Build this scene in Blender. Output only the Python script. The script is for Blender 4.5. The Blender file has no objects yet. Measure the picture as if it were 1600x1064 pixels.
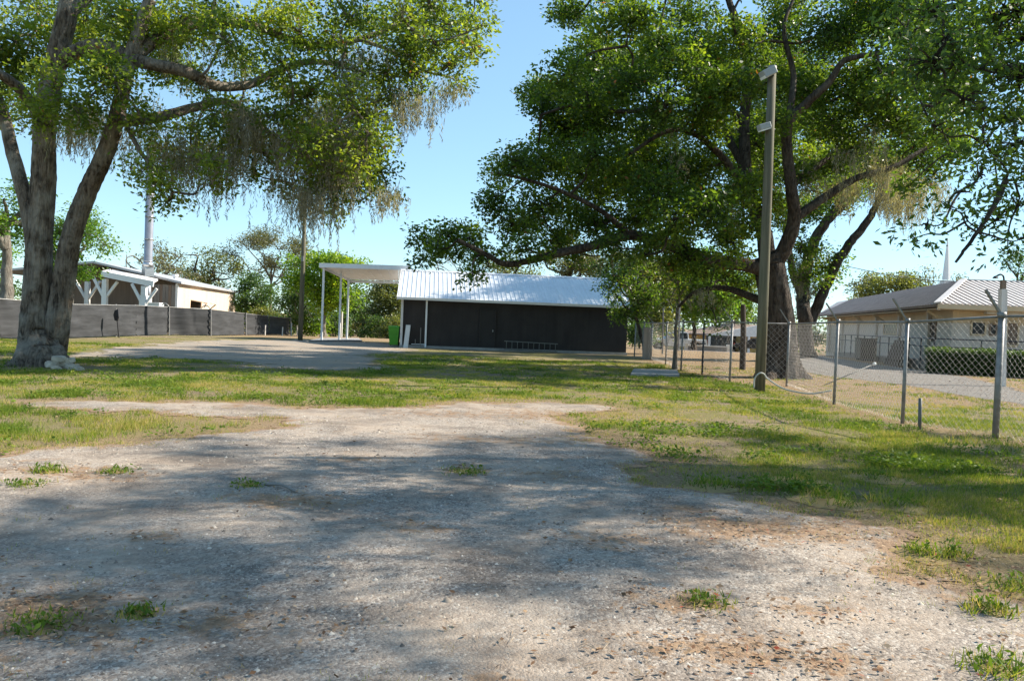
import bpy, math, random
import numpy as np
from mathutils import Vector, Matrix

random.seed(7)
SC = bpy.context.scene
COL = SC.collection
R = math.radians

# ------------------------------------------------------------------ camera, sky, sun, exposure
CAM_Z = 1.6
LENS = 28.0
FPX = 1600 * LENS / 36.0
ROLL = R(2.2)
PITCH = math.atan(30.0 / FPX * math.cos(ROLL))
SUN_AZ = R(75)       # measured from the view direction towards the right
SUN_EL = R(37)
SUN_STRENGTH = 3.3
SKY_STRENGTH = 0.130
EXPOSURE = 1.74

F0 = np.array([0, math.cos(PITCH), -math.sin(PITCH)])
U0 = np.array([0, math.sin(PITCH), math.cos(PITCH)])
R0 = np.array([1.0, 0, 0])
CR = math.cos(ROLL) * R0 + math.sin(ROLL) * U0
CU = -math.sin(ROLL) * R0 + math.cos(ROLL) * U0

cam_data = bpy.data.cameras.new('camera')
cam_data.lens = LENS
cam_data.sensor_width = 36
cam_data.clip_end = 6000
cam = bpy.data.objects.new('camera', cam_data)
COL.objects.link(cam)
cam.matrix_world = Matrix(((CR[0], CU[0], -F0[0], 0), (CR[1], CU[1], -F0[1], 0), (CR[2], CU[2], -F0[2], CAM_Z), (0, 0, 0, 1)))
SC.camera = cam

world = bpy.data.worlds.new('World')
SC.world = world
world.use_nodes = True
wn = world.node_tree
wn.nodes.clear()
sky = wn.nodes.new('ShaderNodeTexSky')
sky.sky_type = 'NISHITA'
sky.sun_disc = False
sky.sun_elevation = SUN_EL
sky.sun_rotation = SUN_AZ
sky.air_density = 0.9
sky.dust_density = 0.0
sky.ozone_density = 6.0
bg = wn.nodes.new('ShaderNodeBackground')
bg.inputs['Strength'].default_value = SKY_STRENGTH
wo = wn.nodes.new('ShaderNodeOutputWorld')
soft = wn.nodes.new('ShaderNodeGamma')          # evens the very bright horizon, the same way over the whole sky
soft.inputs[1].default_value = 0.6
wn.links.new(sky.outputs[0], soft.inputs[0])
wbal = wn.nodes.new('ShaderNodeMix')           # camera white balance of the whole sky
wbal.data_type = 'RGBA'; wbal.blend_type = 'MULTIPLY'
wbal.inputs[0].default_value = 1.0; wbal.inputs[7].default_value = (0.83, 0.985, 0.98, 1)
wn.links.new(soft.outputs[0], wbal.inputs[6])
wn.links.new(wbal.outputs[2], bg.inputs[0])
wn.links.new(bg.outputs[0], wo.inputs[0])

sun_data = bpy.data.lights.new('sun', 'SUN')
sun_data.energy = SUN_STRENGTH
sun_data.angle = R(0.53)
sun_data.color = (1.0, 0.915, 0.78)
sun = bpy.data.objects.new('sun', sun_data)
COL.objects.link(sun)
sdir = Vector((math.sin(SUN_AZ) * math.cos(SUN_EL), math.cos(SUN_AZ) * math.cos(SUN_EL), math.sin(SUN_EL)))
sun.rotation_euler = (-sdir).to_track_quat('-Z', 'Y').to_euler()
sun.location = sdir * 60

SC.view_settings.view_transform = 'Standard'
SC.view_settings.look = 'None'
SC.view_settings.gamma = 1
SC.view_settings.exposure = EXPOSURE
SC.view_settings.use_curve_mapping = False
SC.render.engine = 'CYCLES'
SC.cycles.max_bounces = 7
SC.cycles.diffuse_bounces = 3
SC.cycles.transmission_bounces = 4
SC.cycles.transparent_max_bounces = 8

# ------------------------------------------------------------------ placement helpers
def gz(x, y):
    """Terrain height: level yard, then a gentle fall behind the building."""
    d = np.maximum(np.asarray(y, float) - 46, 0)
    z = np.where(d < 46, -0.00062 * d * d, -1.312 - 0.008 * (d - 46))
    return np.maximum(z, -2.4)

def ray(px, py):
    return F0 + (px - 800) / FPX * CR + (532 - py) / FPX * CU

def P(px, py, depth):
    v = ray(px, py)
    return np.array([0, 0, CAM_Z]) + v * (depth / v[1])

def G(px, py):
    v = ray(px, py)
    t = 2.0
    for _ in range(4000):
        p = v * t
        if CAM_Z + p[2] <= float(gz(p[0], p[1])):
            break
        t *= 1.004
    p = v * t
    return np.array([p[0], p[1], float(gz(p[0], p[1]))])

def px2m(npx, depth):
    return npx * depth / FPX

# ------------------------------------------------------------------ numpy noise
_tab = np.random.RandomState(3).rand(256, 256)
def vnoise(x, y):
    x = np.asarray(x, float); y = np.asarray(y, float)
    xi = np.floor(x).astype(int); yi = np.floor(y).astype(int)
    fx = x - xi; fy = y - yi
    fx = fx * fx * (3 - 2 * fx); fy = fy * fy * (3 - 2 * fy)
    a = _tab[xi % 256, yi % 256]; b = _tab[(xi + 1) % 256, yi % 256]
    c = _tab[xi % 256, (yi + 1) % 256]; d = _tab[(xi + 1) % 256, (yi + 1) % 256]
    return (a * (1 - fx) + b * fx) * (1 - fy) + (c * (1 - fx) + d * fx) * fy

def fbm(x, y, o=4):
    s = 0; a = 0.5; t = 0
    for i in range(o):
        s = s + a * vnoise(np.asarray(x) * 2 ** i + 17 * i, np.asarray(y) * 2 ** i + 31 * i)
        t += a; a *= 0.5
    return s / t

def poly_sd(poly, x, y):
    """Signed distance to a polygon (negative inside), vectorised."""
    poly = np.asarray(poly)[:, :2]
    x = np.asarray(x, float); y = np.asarray(y, float)
    d = np.full(x.shape, 1e18); inside = np.zeros(x.shape, bool)
    n = len(poly)
    for i in range(n):
        ax, ay = poly[i]; bx, by = poly[(i + 1) % n]
        ex, ey = bx - ax, by - ay
        t = np.clip(((x - ax) * ex + (y - ay) * ey) / (ex * ex + ey * ey + 1e-12), 0, 1)
        d = np.minimum(d, (x - ax - t * ex) ** 2 + (y - ay - t * ey) ** 2)
        cond = ((ay > y) != (by > y))
        with np.errstate(divide='ignore', invalid='ignore'):
            xx = (bx - ax) * (y - ay) / (by - ay + 1e-18) + ax
        inside ^= cond & (x < xx)
    d = np.sqrt(d)
    return np.where(inside, -d, d)

# ------------------------------------------------------------------ mesh helpers
def np_mesh(name, verts, faces, mat=None, smooth=False, attrs=None):
    """verts (N,3), faces (M,k) -> mesh; attrs: {name: (domain, array)}."""
    verts = np.asarray(verts, np.float32); faces = np.asarray(faces, np.int32)
    m = bpy.data.meshes.new(name)
    m.vertices.add(len(verts)); m.vertices.foreach_set('co', verts.ravel())
    k = faces.shape[1]
    m.loops.add(faces.size); m.loops.foreach_set('vertex_index', faces.ravel())
    m.polygons.add(len(faces))
    m.polygons.foreach_set('loop_start', np.arange(0, faces.size, k, dtype=np.int32))
    m.polygons.foreach_set('loop_total', np.full(len(faces), k, np.int32))
    if smooth:
        m.polygons.foreach_set('use_smooth', np.ones(len(faces), bool))
    for an, (dom, arr) in (attrs or {}).items():
        a = m.attributes.new(an, 'FLOAT', dom)
        a.data.foreach_set('value', np.asarray(arr, np.float32).ravel())
    m.update(); m.validate()
    if mat: m.materials.append(mat)
    return m

ROOTS = {}
def root_loc(parent):
    while parent.parent: parent = parent.parent
    return np.array(parent.location)

def link(name, mesh, parent=None):
    o = bpy.data.objects.new(name, mesh)
    COL.objects.link(o)
    if parent is not None: o.parent = parent
    return o

def tag(o, label=None, cat=None, group=None, kind=None):
    if label: o['label'] = label
    if cat: o['category'] = cat
    if group: o['group'] = group
    if kind: o['kind'] = kind
    return o

def thing(name, label, cat, loc=(0, 0, 0), group=None, rz=0):
    o = bpy.data.objects.new(name, None)
    COL.objects.link(o)
    o.empty_display_size = 0.3
    o.location = tuple(float(v) for v in loc); o.rotation_euler = (0, 0, rz)
    return tag(o, label, cat, group)

def copy_tree(o, parent=None):
    c = o.copy(); COL.objects.link(c)
    if parent is not None: c.parent = parent
    for ch in list(o.children): copy_tree(ch, c)
    return c

class MB:
    """Collects boxes, prisms and tubes into one mesh (world coordinates by default)."""
    def __init__(s):
        s.v = []; s.f = []
    def add(s, v, f):
        b = len(s.v)
        s.v += [tuple(float(q) for q in p) for p in v]
        s.f += [tuple(int(i) + b for i in q) for q in f]
        return s
    def box(s, c, size, rz=0, ax=None):
        """box centred at c; rz turn about z."""
        hx, hy, hz = size[0] / 2, size[1] / 2, size[2] / 2
        cs, sn = math.cos(rz), math.sin(rz)
        v = []
        for dz in (-hz, hz):
            for dx, dy in ((-hx, -hy), (hx, -hy), (hx, hy), (-hx, hy)):
                v.append((c[0] + dx * cs - dy * sn, c[1] + dx * sn + dy * cs, c[2] + dz))
        return s.add(v, [(0, 3, 2, 1), (4, 5, 6, 7), (0, 1, 5, 4), (1, 2, 6, 5), (2, 3, 7, 6), (3, 0, 4, 7)])
    def beam(s, a, b, w, h, up=(0, 0, 1)):
        """rectangular bar from a to b, w wide and h along up."""
        a = np.array(a, float); b = np.array(b, float); d = b - a; d /= np.linalg.norm(d)
        up = np.array(up, float)
        if abs(d @ up) > 0.97: up = np.array([0, 1.0, 0])
        sd = np.cross(d, up); sd /= np.linalg.norm(sd); u = np.cross(sd, d)
        v = []
        for p in (a, b):
            for i, j in ((-1, -1), (1, -1), (1, 1), (-1, 1)):
                v.append(p + sd * i * w / 2 + u * j * h / 2)
        return s.add(v, [(0, 1, 2, 3), (7, 6, 5, 4), (0, 4, 5, 1), (1, 5, 6, 2), (2, 6, 7, 3), (3, 7, 4, 0)])
    def tube(s, pts, r, sides=8, cap=True):
        v, f = tube(pts, r, sides)
        n = len(pts)
        s.add(v, f)
        if cap:
            b = len(s.v) - n * sides
            s.f.append(tuple(b + i for i in range(sides))[::-1])
            s.f.append(tuple(b + (n - 1) * sides + i for i in range(sides)))
        return s
    def prism(s, poly, off):
        """closed polygon (3-d points) pushed along off."""
        n = len(poly); o = np.array(off, float)
        v = [np.array(p, float) for p in poly] + [np.array(p, float) + o for p in poly]
        f = [tuple(range(n))[::-1], tuple(range(n, 2 * n))]
        f += [(i, (i + 1) % n, n + (i + 1) % n, n + i) for i in range(n)]
        return s.add(v, f)
    def build(s, name, mat, parent=None, smooth=False, local=False, bevel=0):
        m = bpy.data.meshes.new(name)
        v = s.v
        if parent is not None and not local:
            o = root_loc(parent)
            v = [(p[0] - o[0], p[1] - o[1], p[2] - o[2]) for p in v]
        m.from_pydata(v, [], s.f)
        m.materials.append(mat)
        m.update()
        import bmesh
        bm = bmesh.new(); bm.from_mesh(m)
        bmesh.ops.recalc_face_normals(bm, faces=bm.faces)
        bm.to_mesh(m); bm.free()
        if smooth:
            m.polygons.foreach_set('use_smooth', [True] * len(m.polygons))
        o = link(name, m, parent)
        if bevel:
            md = o.modifiers.new('bevel', 'BEVEL'); md.width = bevel; md.segments = 2; md.limit_method = 'ANGLE'
        return o

def catmull(pts, sub=6):
    pts = np.asarray(pts, float)
    if len(pts) < 3:
        t = np.linspace(0, 1, sub + 1)[:, None]
        return pts[0] * (1 - t) + pts[1] * t
    q = np.vstack([2 * pts[0] - pts[1], pts, 2 * pts[-1] - pts[-2]])
    out = []
    for i in range(1, len(q) - 2):
        for t in np.linspace(0, 1, sub, endpoint=False):
            a, b, c, d = q[i - 1], q[i], q[i + 1], q[i + 2]
            out.append(0.5 * (2 * b + (c - a) * t + (2 * a - 5 * b + 4 * c - d) * t * t + (3 * b - a - 3 * c + d) * t ** 3))
    out.append(pts[-1])
    return np.array(out)

def tube(path, radii, sides=8, rough=0.0, rng=None, flare=None):
    path = np.asarray(path, float); n = len(path)
    radii = np.broadcast_to(np.asarray(radii, float), (n,))
    tan = np.gradient(path, axis=0)
    tan /= np.linalg.norm(tan, axis=1)[:, None] + 1e-9
    ref = np.array([1.0, 0, 0]) if abs(tan[0][0]) < 0.8 else np.array([0, 1.0, 0])
    v = np.zeros((n, sides, 3)); ang = np.linspace(0, 2 * np.pi, sides, endpoint=False)
    u = ref
    for i in range(n):
        u = u - tan[i] * (u @ tan[i]); u /= np.linalg.norm(u) + 1e-9
        w = np.cross(tan[i], u)
        rr = np.full(sides, radii[i])
        if rough and rng is not None:
            rr = rr * (1 + rough * (0.6 * np.sin(ang * 3 + i * .11 + rng[0]) + 0.45 * np.sin(ang * 5 - i * .07 + rng[1]) +
                                    0.5 * (vnoise(ang * 2.2 + rng[0] * 9, np.full(sides, i * .09)) - .5) * 2))
        if flare is not None:
            rr = rr * (1 + flare[i] * np.maximum(0, np.sin(ang * 5 + 0.7) * .6 + np.sin(ang * 3 + 2.1) * .5))
        if rough and rng is not None and sides > 30:
            z_ = i * .045
            rr = rr + .05 * radii[0] ** .5 * (np.abs(vnoise(ang * 7.6 + rng[0] * 11 + .8 * vnoise(np.full(sides, z_ * 4.0), ang), np.full(sides, z_)) - .5) * 2 - .35)
        v[i] = path[i] + np.cos(ang)[:, None] * u * rr[:, None] + np.sin(ang)[:, None] * w * rr[:, None]
    idx = np.arange(n * sides).reshape(n, sides)
    a = idx[:-1]; b = np.roll(idx, -1, 1)[:-1]; c = np.roll(idx, -1, 1)[1:]; d = idx[1:]
    f = np.stack([a, b, c, d], -1).reshape(-1, 4)
    return v.reshape(-1, 3), f

# ------------------------------------------------------------------ materials
class NT:
    def __init__(s, name):
        s.m = bpy.data.materials.new(name); s.m.use_nodes = True
        s.t = s.m.node_tree; s.t.nodes.clear()
        s.out = s.n('ShaderNodeOutputMaterial')
    def n(s, typ, **kw):
        nd = s.t.nodes.new(typ)
        for k, v in kw.items(): setattr(nd, k, v)
        return nd
    def l(s, a, b): s.t.links.new(a, b)
    def pos(s, scale=(1, 1, 1)):
        tc = s.n('ShaderNodeTexCoord'); mp = s.n('ShaderNodeMapping')
        mp.inputs['Scale'].default_value = scale
        s.l(tc.outputs['Object'], mp.inputs[0]); return mp.outputs[0]
    def noise(s, scale, detail=4, rough=.55, vec=None, dist=0):
        nd = s.n('ShaderNodeTexNoise'); nd.inputs['Scale'].default_value = scale
        nd.inputs['Detail'].default_value = detail; nd.inputs['Roughness'].default_value = rough
        nd.inputs['Distortion'].default_value = dist
        s.l(vec if vec is not None else s.pos(), nd.inputs['Vector']); return nd.outputs['Fac']
    def vor(s, scale, vec=None, feature='F1', out='Distance'):
        nd = s.n('ShaderNodeTexVoronoi', feature=feature); nd.inputs['Scale'].default_value = scale
        s.l(vec if vec is not None else s.pos(), nd.inputs['Vector']); return nd.outputs[out]
    def ramp(s, fac, stops):
        nd = s.n('ShaderNodeValToRGB'); e = nd.color_ramp.elements
        while len(e) > 1: e.remove(e[-1])
        for i, (p, c) in enumerate(stops):
            el = e[0] if i == 0 else e.new(p)
            el.position = p; el.color = (*c, 1) if len(c) == 3 else c
        s.l(fac, nd.inputs[0]); return nd.outputs[0]
    def mix(s, fac, a, b, mode='MIX'):
        nd = s.n('ShaderNodeMix', data_type='RGBA', blend_type=mode)
        for sock, val in ((nd.inputs[0], fac), (nd.inputs[6], a), (nd.inputs[7], b)):
            if isinstance(val, (int, float)): sock.default_value = val
            elif isinstance(val, tuple): sock.default_value = (*val, 1) if len(val) == 3 else val
            else: s.l(val, sock)
        return nd.outputs[2]
    def math(s, op, a, b=0.0):
        nd = s.n('ShaderNodeMath', operation=op)
        for sock, val in ((nd.inputs[0], a), (nd.inputs[1], b)):
            if isinstance(val, (int, float)): sock.default_value = val
            else: s.l(val, sock)
        return nd.outputs[0]
    def attr(s, name):
        nd = s.n('ShaderNodeAttribute', attribute_name=name); return nd.outputs['Fac']
    def bump(s, h, strength=.3, dist=.02, prev=None):
        nd = s.n('ShaderNodeBump'); nd.inputs['Strength'].default_value = strength
        nd.inputs['Distance'].default_value = dist
        s.l(h, nd.inputs['Height'])
        if prev is not None: s.l(prev, nd.inputs['Normal'])
        return nd.outputs[0]
    def principled(s, color, rough=.6, metal=0, normal=None, spec=.4):
        nd = s.n('ShaderNodeBsdfPrincipled')
        if isinstance(color, tuple): nd.inputs['Base Color'].default_value = (*color, 1)
        else: s.l(color, nd.inputs['Base Color'])
        if isinstance(rough, (int, float)): nd.inputs['Roughness'].default_value = rough
        else: s.l(rough, nd.inputs['Roughness'])
        nd.inputs['Metallic'].default_value = metal
        nd.inputs['Specular IOR Level'].default_value = spec
        if normal is not None: s.l(normal, nd.inputs['Normal'])
        return nd.outputs[0]
    def done(s, sh):
        s.l(sh, s.out.inputs['Surface']); return s.m

def simple(name, c, rough=.6, metal=0, var=.18, scale=6, bump=.15, spec=.4, streak=False):
    t = NT(name)
    v = t.pos((1, 1, .12)) if streak else t.pos()
    n1 = t.noise(scale, 5, .6, v)
    lo = tuple(x * (1 - var) for x in c); hi = tuple(min(1, x * (1 + var)) for x in c)
    col = t.ramp(n1, [(.3, lo), (.7, hi)])
    n2 = t.noise(scale * 9, 3)
    return t.done(t.principled(col, rough, metal, t.bump(n2, bump, .01), spec))

def leaf_mat(name, dark, mid, light, brown=0.0, trans=.42, gloss=.45):
    t = NT(name)
    a = t.attr('tint')
    stops = [(0, dark), (.5, mid), (.93, light)]
    if brown: stops += [(1 - brown, light), (1 - brown + .005, (.20, .09, .035))]
    col = t.ramp(a, stops)
    p = t.principled(col, gloss, 0, None, .35)
    tr = t.n('ShaderNodeBsdfTranslucent')
    tc = t.mix(1.0, col, (2.0, 1.9, .7), 'MULTIPLY')
    t.l(tc, tr.inputs[0])
    mx = t.n('ShaderNodeMixShader'); mx.inputs[0].default_value = trans
    t.l(p, mx.inputs[1]); t.l(tr.outputs[0], mx.inputs[2])
    return t.done(mx.outputs[0])

def bark_mat(name, dark, light, lichen=(.36, .35, .31), amount=.5, scale=1.0):
    t = NT(name)
    v = t.pos((1, 1, .22))
    ridge = t.noise(9 * scale, 6, .65, v, .8)
    vor = t.vor(14 * scale, v)
    patch = t.noise(1.7 * scale, 4, .6)
    col = t.ramp(t.math('ADD', t.math('MULTIPLY', ridge, .65), t.math('MULTIPLY', t.noise(26 * scale, 5, .7, v, .5), .35)), [(.40, dark), (.58, light)])
    lm = t.ramp(patch, [(.62 - .22 * amount, (0, 0, 0)), (.78 - .1 * amount, (1, 1, 1))])
    col = t.mix(t.math('MULTIPLY', lm, .75), col, lichen)
    h = t.math('ADD', ridge, t.math('MULTIPLY', vor, .5))
    return t.done(t.principled(col, .9, 0, t.bump(t.math('ADD', h, t.noise(26 * scale, 5, .7, v, .5)), 1.0, .09), .15))

MAT = {}
MAT['oak_bark'] = bark_mat('oak_bark', (.05, .037, .028), (.26, .205, .155), (.46, .42, .35), .8)
MAT['dark_bark'] = bark_mat('dark_bark', (.03, .024, .02), (.12, .095, .075), (.2, .18, .15), .3)
MAT['pale_bark'] = bark_mat('pale_bark', (.11, .095, .08), (.27, .24, .2), (.36, .34, .3), .6)
MAT['oak_leaf'] = leaf_mat('oak_leaf', (.028, .060, .013), (.080, .140, .020), (.19, .25, .03), .008, .5)
MAT['left_oak_leaf'] = leaf_mat('left_oak_leaf', (.05, .09, .016), (.135, .195, .03), (.26, .31, .05), .012, .5)
MAT['near_leaf'] = leaf_mat('near_leaf', (0.033, 0.069, 0.016), (0.069, 0.125, 0.025), (0.125, 0.194, 0.033), 0, .48)
MAT['bright_leaf'] = leaf_mat('bright_leaf', (0.066, 0.143, 0.013), (0.143, 0.242, 0.020), (0.264, 0.330, 0.024), 0, .5)
MAT['feather_leaf'] = leaf_mat('feather_leaf', (0.046, 0.115, 0.017), (0.103, 0.196, 0.034), (0.184, 0.276, 0.046), 0, .5)
MAT['grey_leaf'] = leaf_mat('grey_leaf', (.065, .075, .04), (.12, .13, .07), (.2, .19, .10), 0, .4)
MAT['olive_leaf'] = leaf_mat('olive_leaf', (0.060, 0.078, 0.030), (0.120, 0.144, 0.048), (0.216, 0.228, 0.060), 0, .4)
MAT['dark_leaf'] = leaf_mat('dark_leaf', (0.026, 0.058, 0.018), (0.058, 0.111, 0.029), (0.117, 0.182, 0.039), 0, .38)
MAT['mixed_leaf'] = leaf_mat('mixed_leaf', (.035, .045, .02), (.085, .09, .035), (.16, .15, .06), .08, .4)
MAT['bare_leaf'] = leaf_mat('bare_leaf', (.10, .085, .065), (.17, .145, .11), (.25, .22, .17), 0, .3)
MAT['moss'] = leaf_mat('moss', (.13, .125, .105), (.23, .22, .185), (.34, .325, .28), 0, .35, .9)
MAT['hedge_leaf'] = leaf_mat('hedge_leaf', (0.018, 0.042, 0.012), (0.042, 0.084, 0.018), (0.108, 0.180, 0.030), 0, .3)

def grass_mat():
    t = NT('grass_blades')
    a = t.attr('tint')
    col = t.ramp(a, [(0, (.06, .11, .014)), (.3, (.13, .205, .022)), (.58, (.265, .28, .046)), (.8, (.42, .33, .12)), (1, (.44, .32, .18))])
    p = t.principled(col, .6, 0, None, .2)
    tr = t.n('ShaderNodeBsdfTranslucent'); t.l(t.mix(1.0, col, (1.5, 1.45, .8), 'MULTIPLY'), tr.inputs[0])
    mx = t.n('ShaderNodeMixShader'); mx.inputs[0].default_value = .4
    t.l(p, mx.inputs[1]); t.l(tr.outputs[0], mx.inputs[2])
    return t.done(mx.outputs[0])
MAT['grass'] = grass_mat()

def litter_mat():
    t = NT('dry_leaves')
    a = t.attr('tint')
    col = t.ramp(a, [(0, (.10, .05, .025)), (.35, (.21, .12, .065)), (.7, (.33, .22, .13)), (.9, (.40, .31, .21)), (1, (.30, .06, .03))])
    return t.done(t.principled(col, .8, 0, None, .2))
MAT['litter'] = litter_mat()

def ground_mat():
    t = NT('ground_soil')
    n1 = t.noise(.35, 5, .6); n2 = t.noise(2.2, 6, .65); n3 = t.noise(28, 4, .7); n4 = t.noise(90, 3, .7)
    soil = t.ramp(n3, [(.3, (.14, .10, .065)), (.7, (.36, .28, .19))])
    green = t.ramp(n4, [(.3, (.09, .10, .022)), (.7, (.24, .225, .06))])
    m = t.ramp(t.math('ADD', t.math('MULTIPLY', n1, .5), t.math('MULTIPLY', n2, .5)), [(.42, (0, 0, 0)), (.56, (1, 1, 1))])
    col = t.mix(t.math('MULTIPLY', m, .8), soil, green)
    dry = t.ramp(n3, [(.3, (.16, .10, .06)), (.5, (.30, .20, .12)), (.7, (.40, .30, .19))])
    dm = t.math('MULTIPLY', t.attr('dry'), t.ramp(n2, [(.3, (.65, .65, .65)), (.6, (1, 1, 1))]))
    col = t.mix(dm, col, dry)
    h = t.math('ADD', n3, t.math('MULTIPLY', n4, .5))
    return t.done(t.principled(col, .95, 0, t.bump(h, .8, .04), .1))
MAT['ground'] = ground_mat()

def gravel_mat():
    t = NT('gravel')
    v = t.pos()
    big = t.noise(.45, 4, .6); mid = t.noise(1.7, 5, .65); fine = t.noise(14, 5, .7)
    cell = t.vor(55, v, 'F1', 'Color'); cd = t.vor(55, v)
    cell2 = t.vor(120, v, 'F1', 'Color'); cd2 = t.vor(120, v)
    bw = t.n('ShaderNodeRGBToBW'); t.l(cell, bw.inputs[0])
    bw2 = t.n('ShaderNodeRGBToBW'); t.l(cell2, bw2.inputs[0])
    peb = t.ramp(bw.outputs[0], [(.15, (0.095, 0.081, 0.072)), (.42, (0.227, 0.191, 0.164)), (.7, (0.411, 0.353, 0.295)), (.92, (0.579, 0.558, 0.505))])
    peb2 = t.ramp(bw2.outputs[0], [(.2, (0.122, 0.101, 0.087)), (.5, (0.277, 0.236, 0.194)), (.9, (0.522, 0.449, 0.379))])
    peb = t.mix(.45, peb, peb2)
    sand = t.ramp(fine, [(.3, (0.288, 0.224, 0.173)), (.7, (0.476, 0.391, 0.305))])
    sm = t.ramp(t.math('ADD', t.math('MULTIPLY', big, .55), t.math('MULTIPLY', mid, .45)), [(.44, (0, 0, 0)), (.60, (.85, .85, .85))])
    col = t.mix(sm, peb, sand)
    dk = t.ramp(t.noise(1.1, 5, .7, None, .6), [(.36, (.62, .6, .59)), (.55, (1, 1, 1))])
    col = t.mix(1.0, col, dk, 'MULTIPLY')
    dirt = t.ramp(fine, [(.3, (.14, .085, .05)), (.7, (.34, .23, .145))])
    dmask = t.ramp(t.math('ADD', t.attr('dirt'), t.math('ADD', t.math('MULTIPLY', t.math('SUBTRACT', fine, .5), 1.3), t.math('MULTIPLY', t.math('SUBTRACT', t.noise(4.5, 6, .7), .5), 2.2))), [(.30, (0, 0, 0)), (.62, (.95, .95, .95))])
    col = t.mix(dmask, col, dirt)
    h = t.math('ADD', t.math('MULTIPLY', cd, -1.0), t.math('MULTIPLY', cd2, -.5))
    return t.done(t.principled(col, .9, 0, t.bump(t.math('ADD', h, fine), .38, .012), .2))
MAT['gravel'] = gravel_mat()
def track_mat():
    t = NT('track_gravel')
    n1 = t.noise(.6, 5, .6); n2 = t.noise(20, 4, .7)
    col = t.ramp(n2, [(.3, (.25, .195, .145)), (.7, (.42, .34, .26))])
    gy = t.ramp(n2, [(.3, (.19, .165, .14)), (.7, (.34, .30, .25))])
    col = t.mix(t.ramp(n1, [(.42, (0, 0, 0)), (.6, (1, 1, 1))]), col, gy)
    return t.done(t.principled(col, .95, 0, t.bump(n2, .5, .03), .15))
MAT['track'] = track_mat()
MAT['asphalt'] = simple('worn_asphalt', (.155, .14, .125), .9, 0, .3, 3, .4)
MAT['road'] = simple('pale_road', (.33, .27, .24), .9, 0, .2, 2, .3)
MAT['concrete'] = simple('concrete', (.29, .28, .27), .85, 0, .2, 3, .3)
MAT['pebble'] = None
def pebble_mat():
    t = NT('pebble')
    col = t.ramp(t.attr('tint'), [(0, (.09, .078, .068)), (.45, (.28, .235, .19)), (.8, (.48, .415, .335)), (1, (.70, .635, .54))])
    return t.done(t.principled(col, .85, 0, None, .25))
MAT['pebble'] = pebble_mat()
MAT['stone'] = simple('stone', (.44, .375, .29), .9, 0, .35, 5, .6)
MAT['white'] = simple('white_paint', (.78, .78, .77), .5, 0, .06, 3, .05)
MAT['white_metal'] = simple('white_metal', (.74, .75, .76), .4, 0, .06, 3, .04)
MAT['offwhite'] = simple('weathered_white', (.62, .60, .57), .7, 0, .12, 4, .1, streak=True)
MAT['galv'] = simple('galvanised_steel', (.24, .236, .232), .55, .45, .25, 9, .12)
MAT['wire'] = simple('galvanised_wire', (.36, .35, .34), .55, .4, .15, 9, 0)
MAT['black_wall'] = None
def black_wall():
    t = NT('charcoal_wall')
    n = t.noise(1.2, 5, .6); s = t.noise(3, 4, .6, t.pos((1, 1, .1))); f = t.noise(40, 3)
    m = t.math('ADD', t.math('MULTIPLY', n, .5), t.math('MULTIPLY', s, .5))
    col = t.ramp(m, [(.35, (.023, .0195, .019)), (.65, (.042, .0355, .034))])
    return t.done(t.principled(col, .75, 0, t.bump(f, .3, .01), .3))
MAT['black_wall'] = black_wall()
MAT['black_door'] = simple('charcoal_door', (.020, .017, .017), .6, 0, .15, 3, .05)
def roof_metal():
    t = NT('galvalume_roof')
    n = t.noise(.7, 4, .6); f = t.noise(18, 3)
    col = t.ramp(n, [(.3, (.58, .60, .63)), (.7, (.74, .76, .78))])
    rg = t.math('ADD', .34, t.math('MULTIPLY', f, .14))
    return t.done(t.principled(col, rg, .25, t.bump(f, .05, .005), .6))
MAT['roof_metal'] = roof_metal()
MAT['tan_wall'] = simple('tan_siding', (.64, .50, .37), .7, 0, .08, 2, .1, streak=True)
MAT['brown_wood'] = simple('brown_boards', (.22, .16, .12), .8, 0, .25, 3, .2, streak=True)
MAT['roof_edge'] = simple('pale_roof_sheet', (.46, .45, .45), .5, .3, .12, 2, .05)
MAT['steel_stack'] = simple('steel_flue', (.55, .55, .57), .33, .85, .12, 3, .05)
def tarp_mat():
    t = NT('windscreen_mesh')
    n = t.noise(2.2, 5, .65, t.pos((.3, .3, 2.2))); f = t.noise(60, 2)
    col = t.ramp(n, [(.3, (.016, .017, .019)), (.75, (.058, .060, .065))])
    return t.done(t.principled(col, .75, 0, t.bump(f, .2, .005), .35))
MAT['tarp'] = tarp_mat()
def polewood():
    t = NT('weathered_pole')
    n = t.noise(14, 5, .65, t.pos((1, 1, .05))); b = t.noise(1.3, 3)
    col = t.ramp(n, [(.3, (.075, .068, .047)), (.7, (.19, .172, .125))])
    col = t.mix(t.ramp(b, [(.4, (0, 0, 0)), (.7, (.5, .5, .5))]), col, (.11, .118, .068))
    return t.done(t.principled(col, .85, 0, t.bump(n, .5, .02), .2))
MAT['pole'] = polewood()
MAT['dark_wood'] = simple('dark_wood', (.07, .055, .045), .85, 0, .3, 5, .3, streak=True)
MAT['grey_wood'] = simple('grey_wood', (.22, .2, .18), .85, 0, .25, 5, .3, streak=True)
MAT['church_wall'] = simple('cream_wall', (.62, .48, .31), .75, 0, .08, 2, .1)
MAT['church_lower'] = simple('cream_lower_wall', (.58, .52, .45), .75, 0, .08, 2, .1)
MAT['church_roof'] = simple('brown_metal_roof', (.43, .36, .33), .5, .1, .12, 1.5, .05)
MAT['church_roof_sun'] = MAT['church_roof']
MAT['roof_rib'] = simple('pale_roof_rib', (.62, .58, .56), .5, .1, .1, 2, .05)
MAT['dark_glass'] = simple('dark_glass', (.02, .022, .024), .28, 0, .2, 2, 0, .3)
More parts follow.
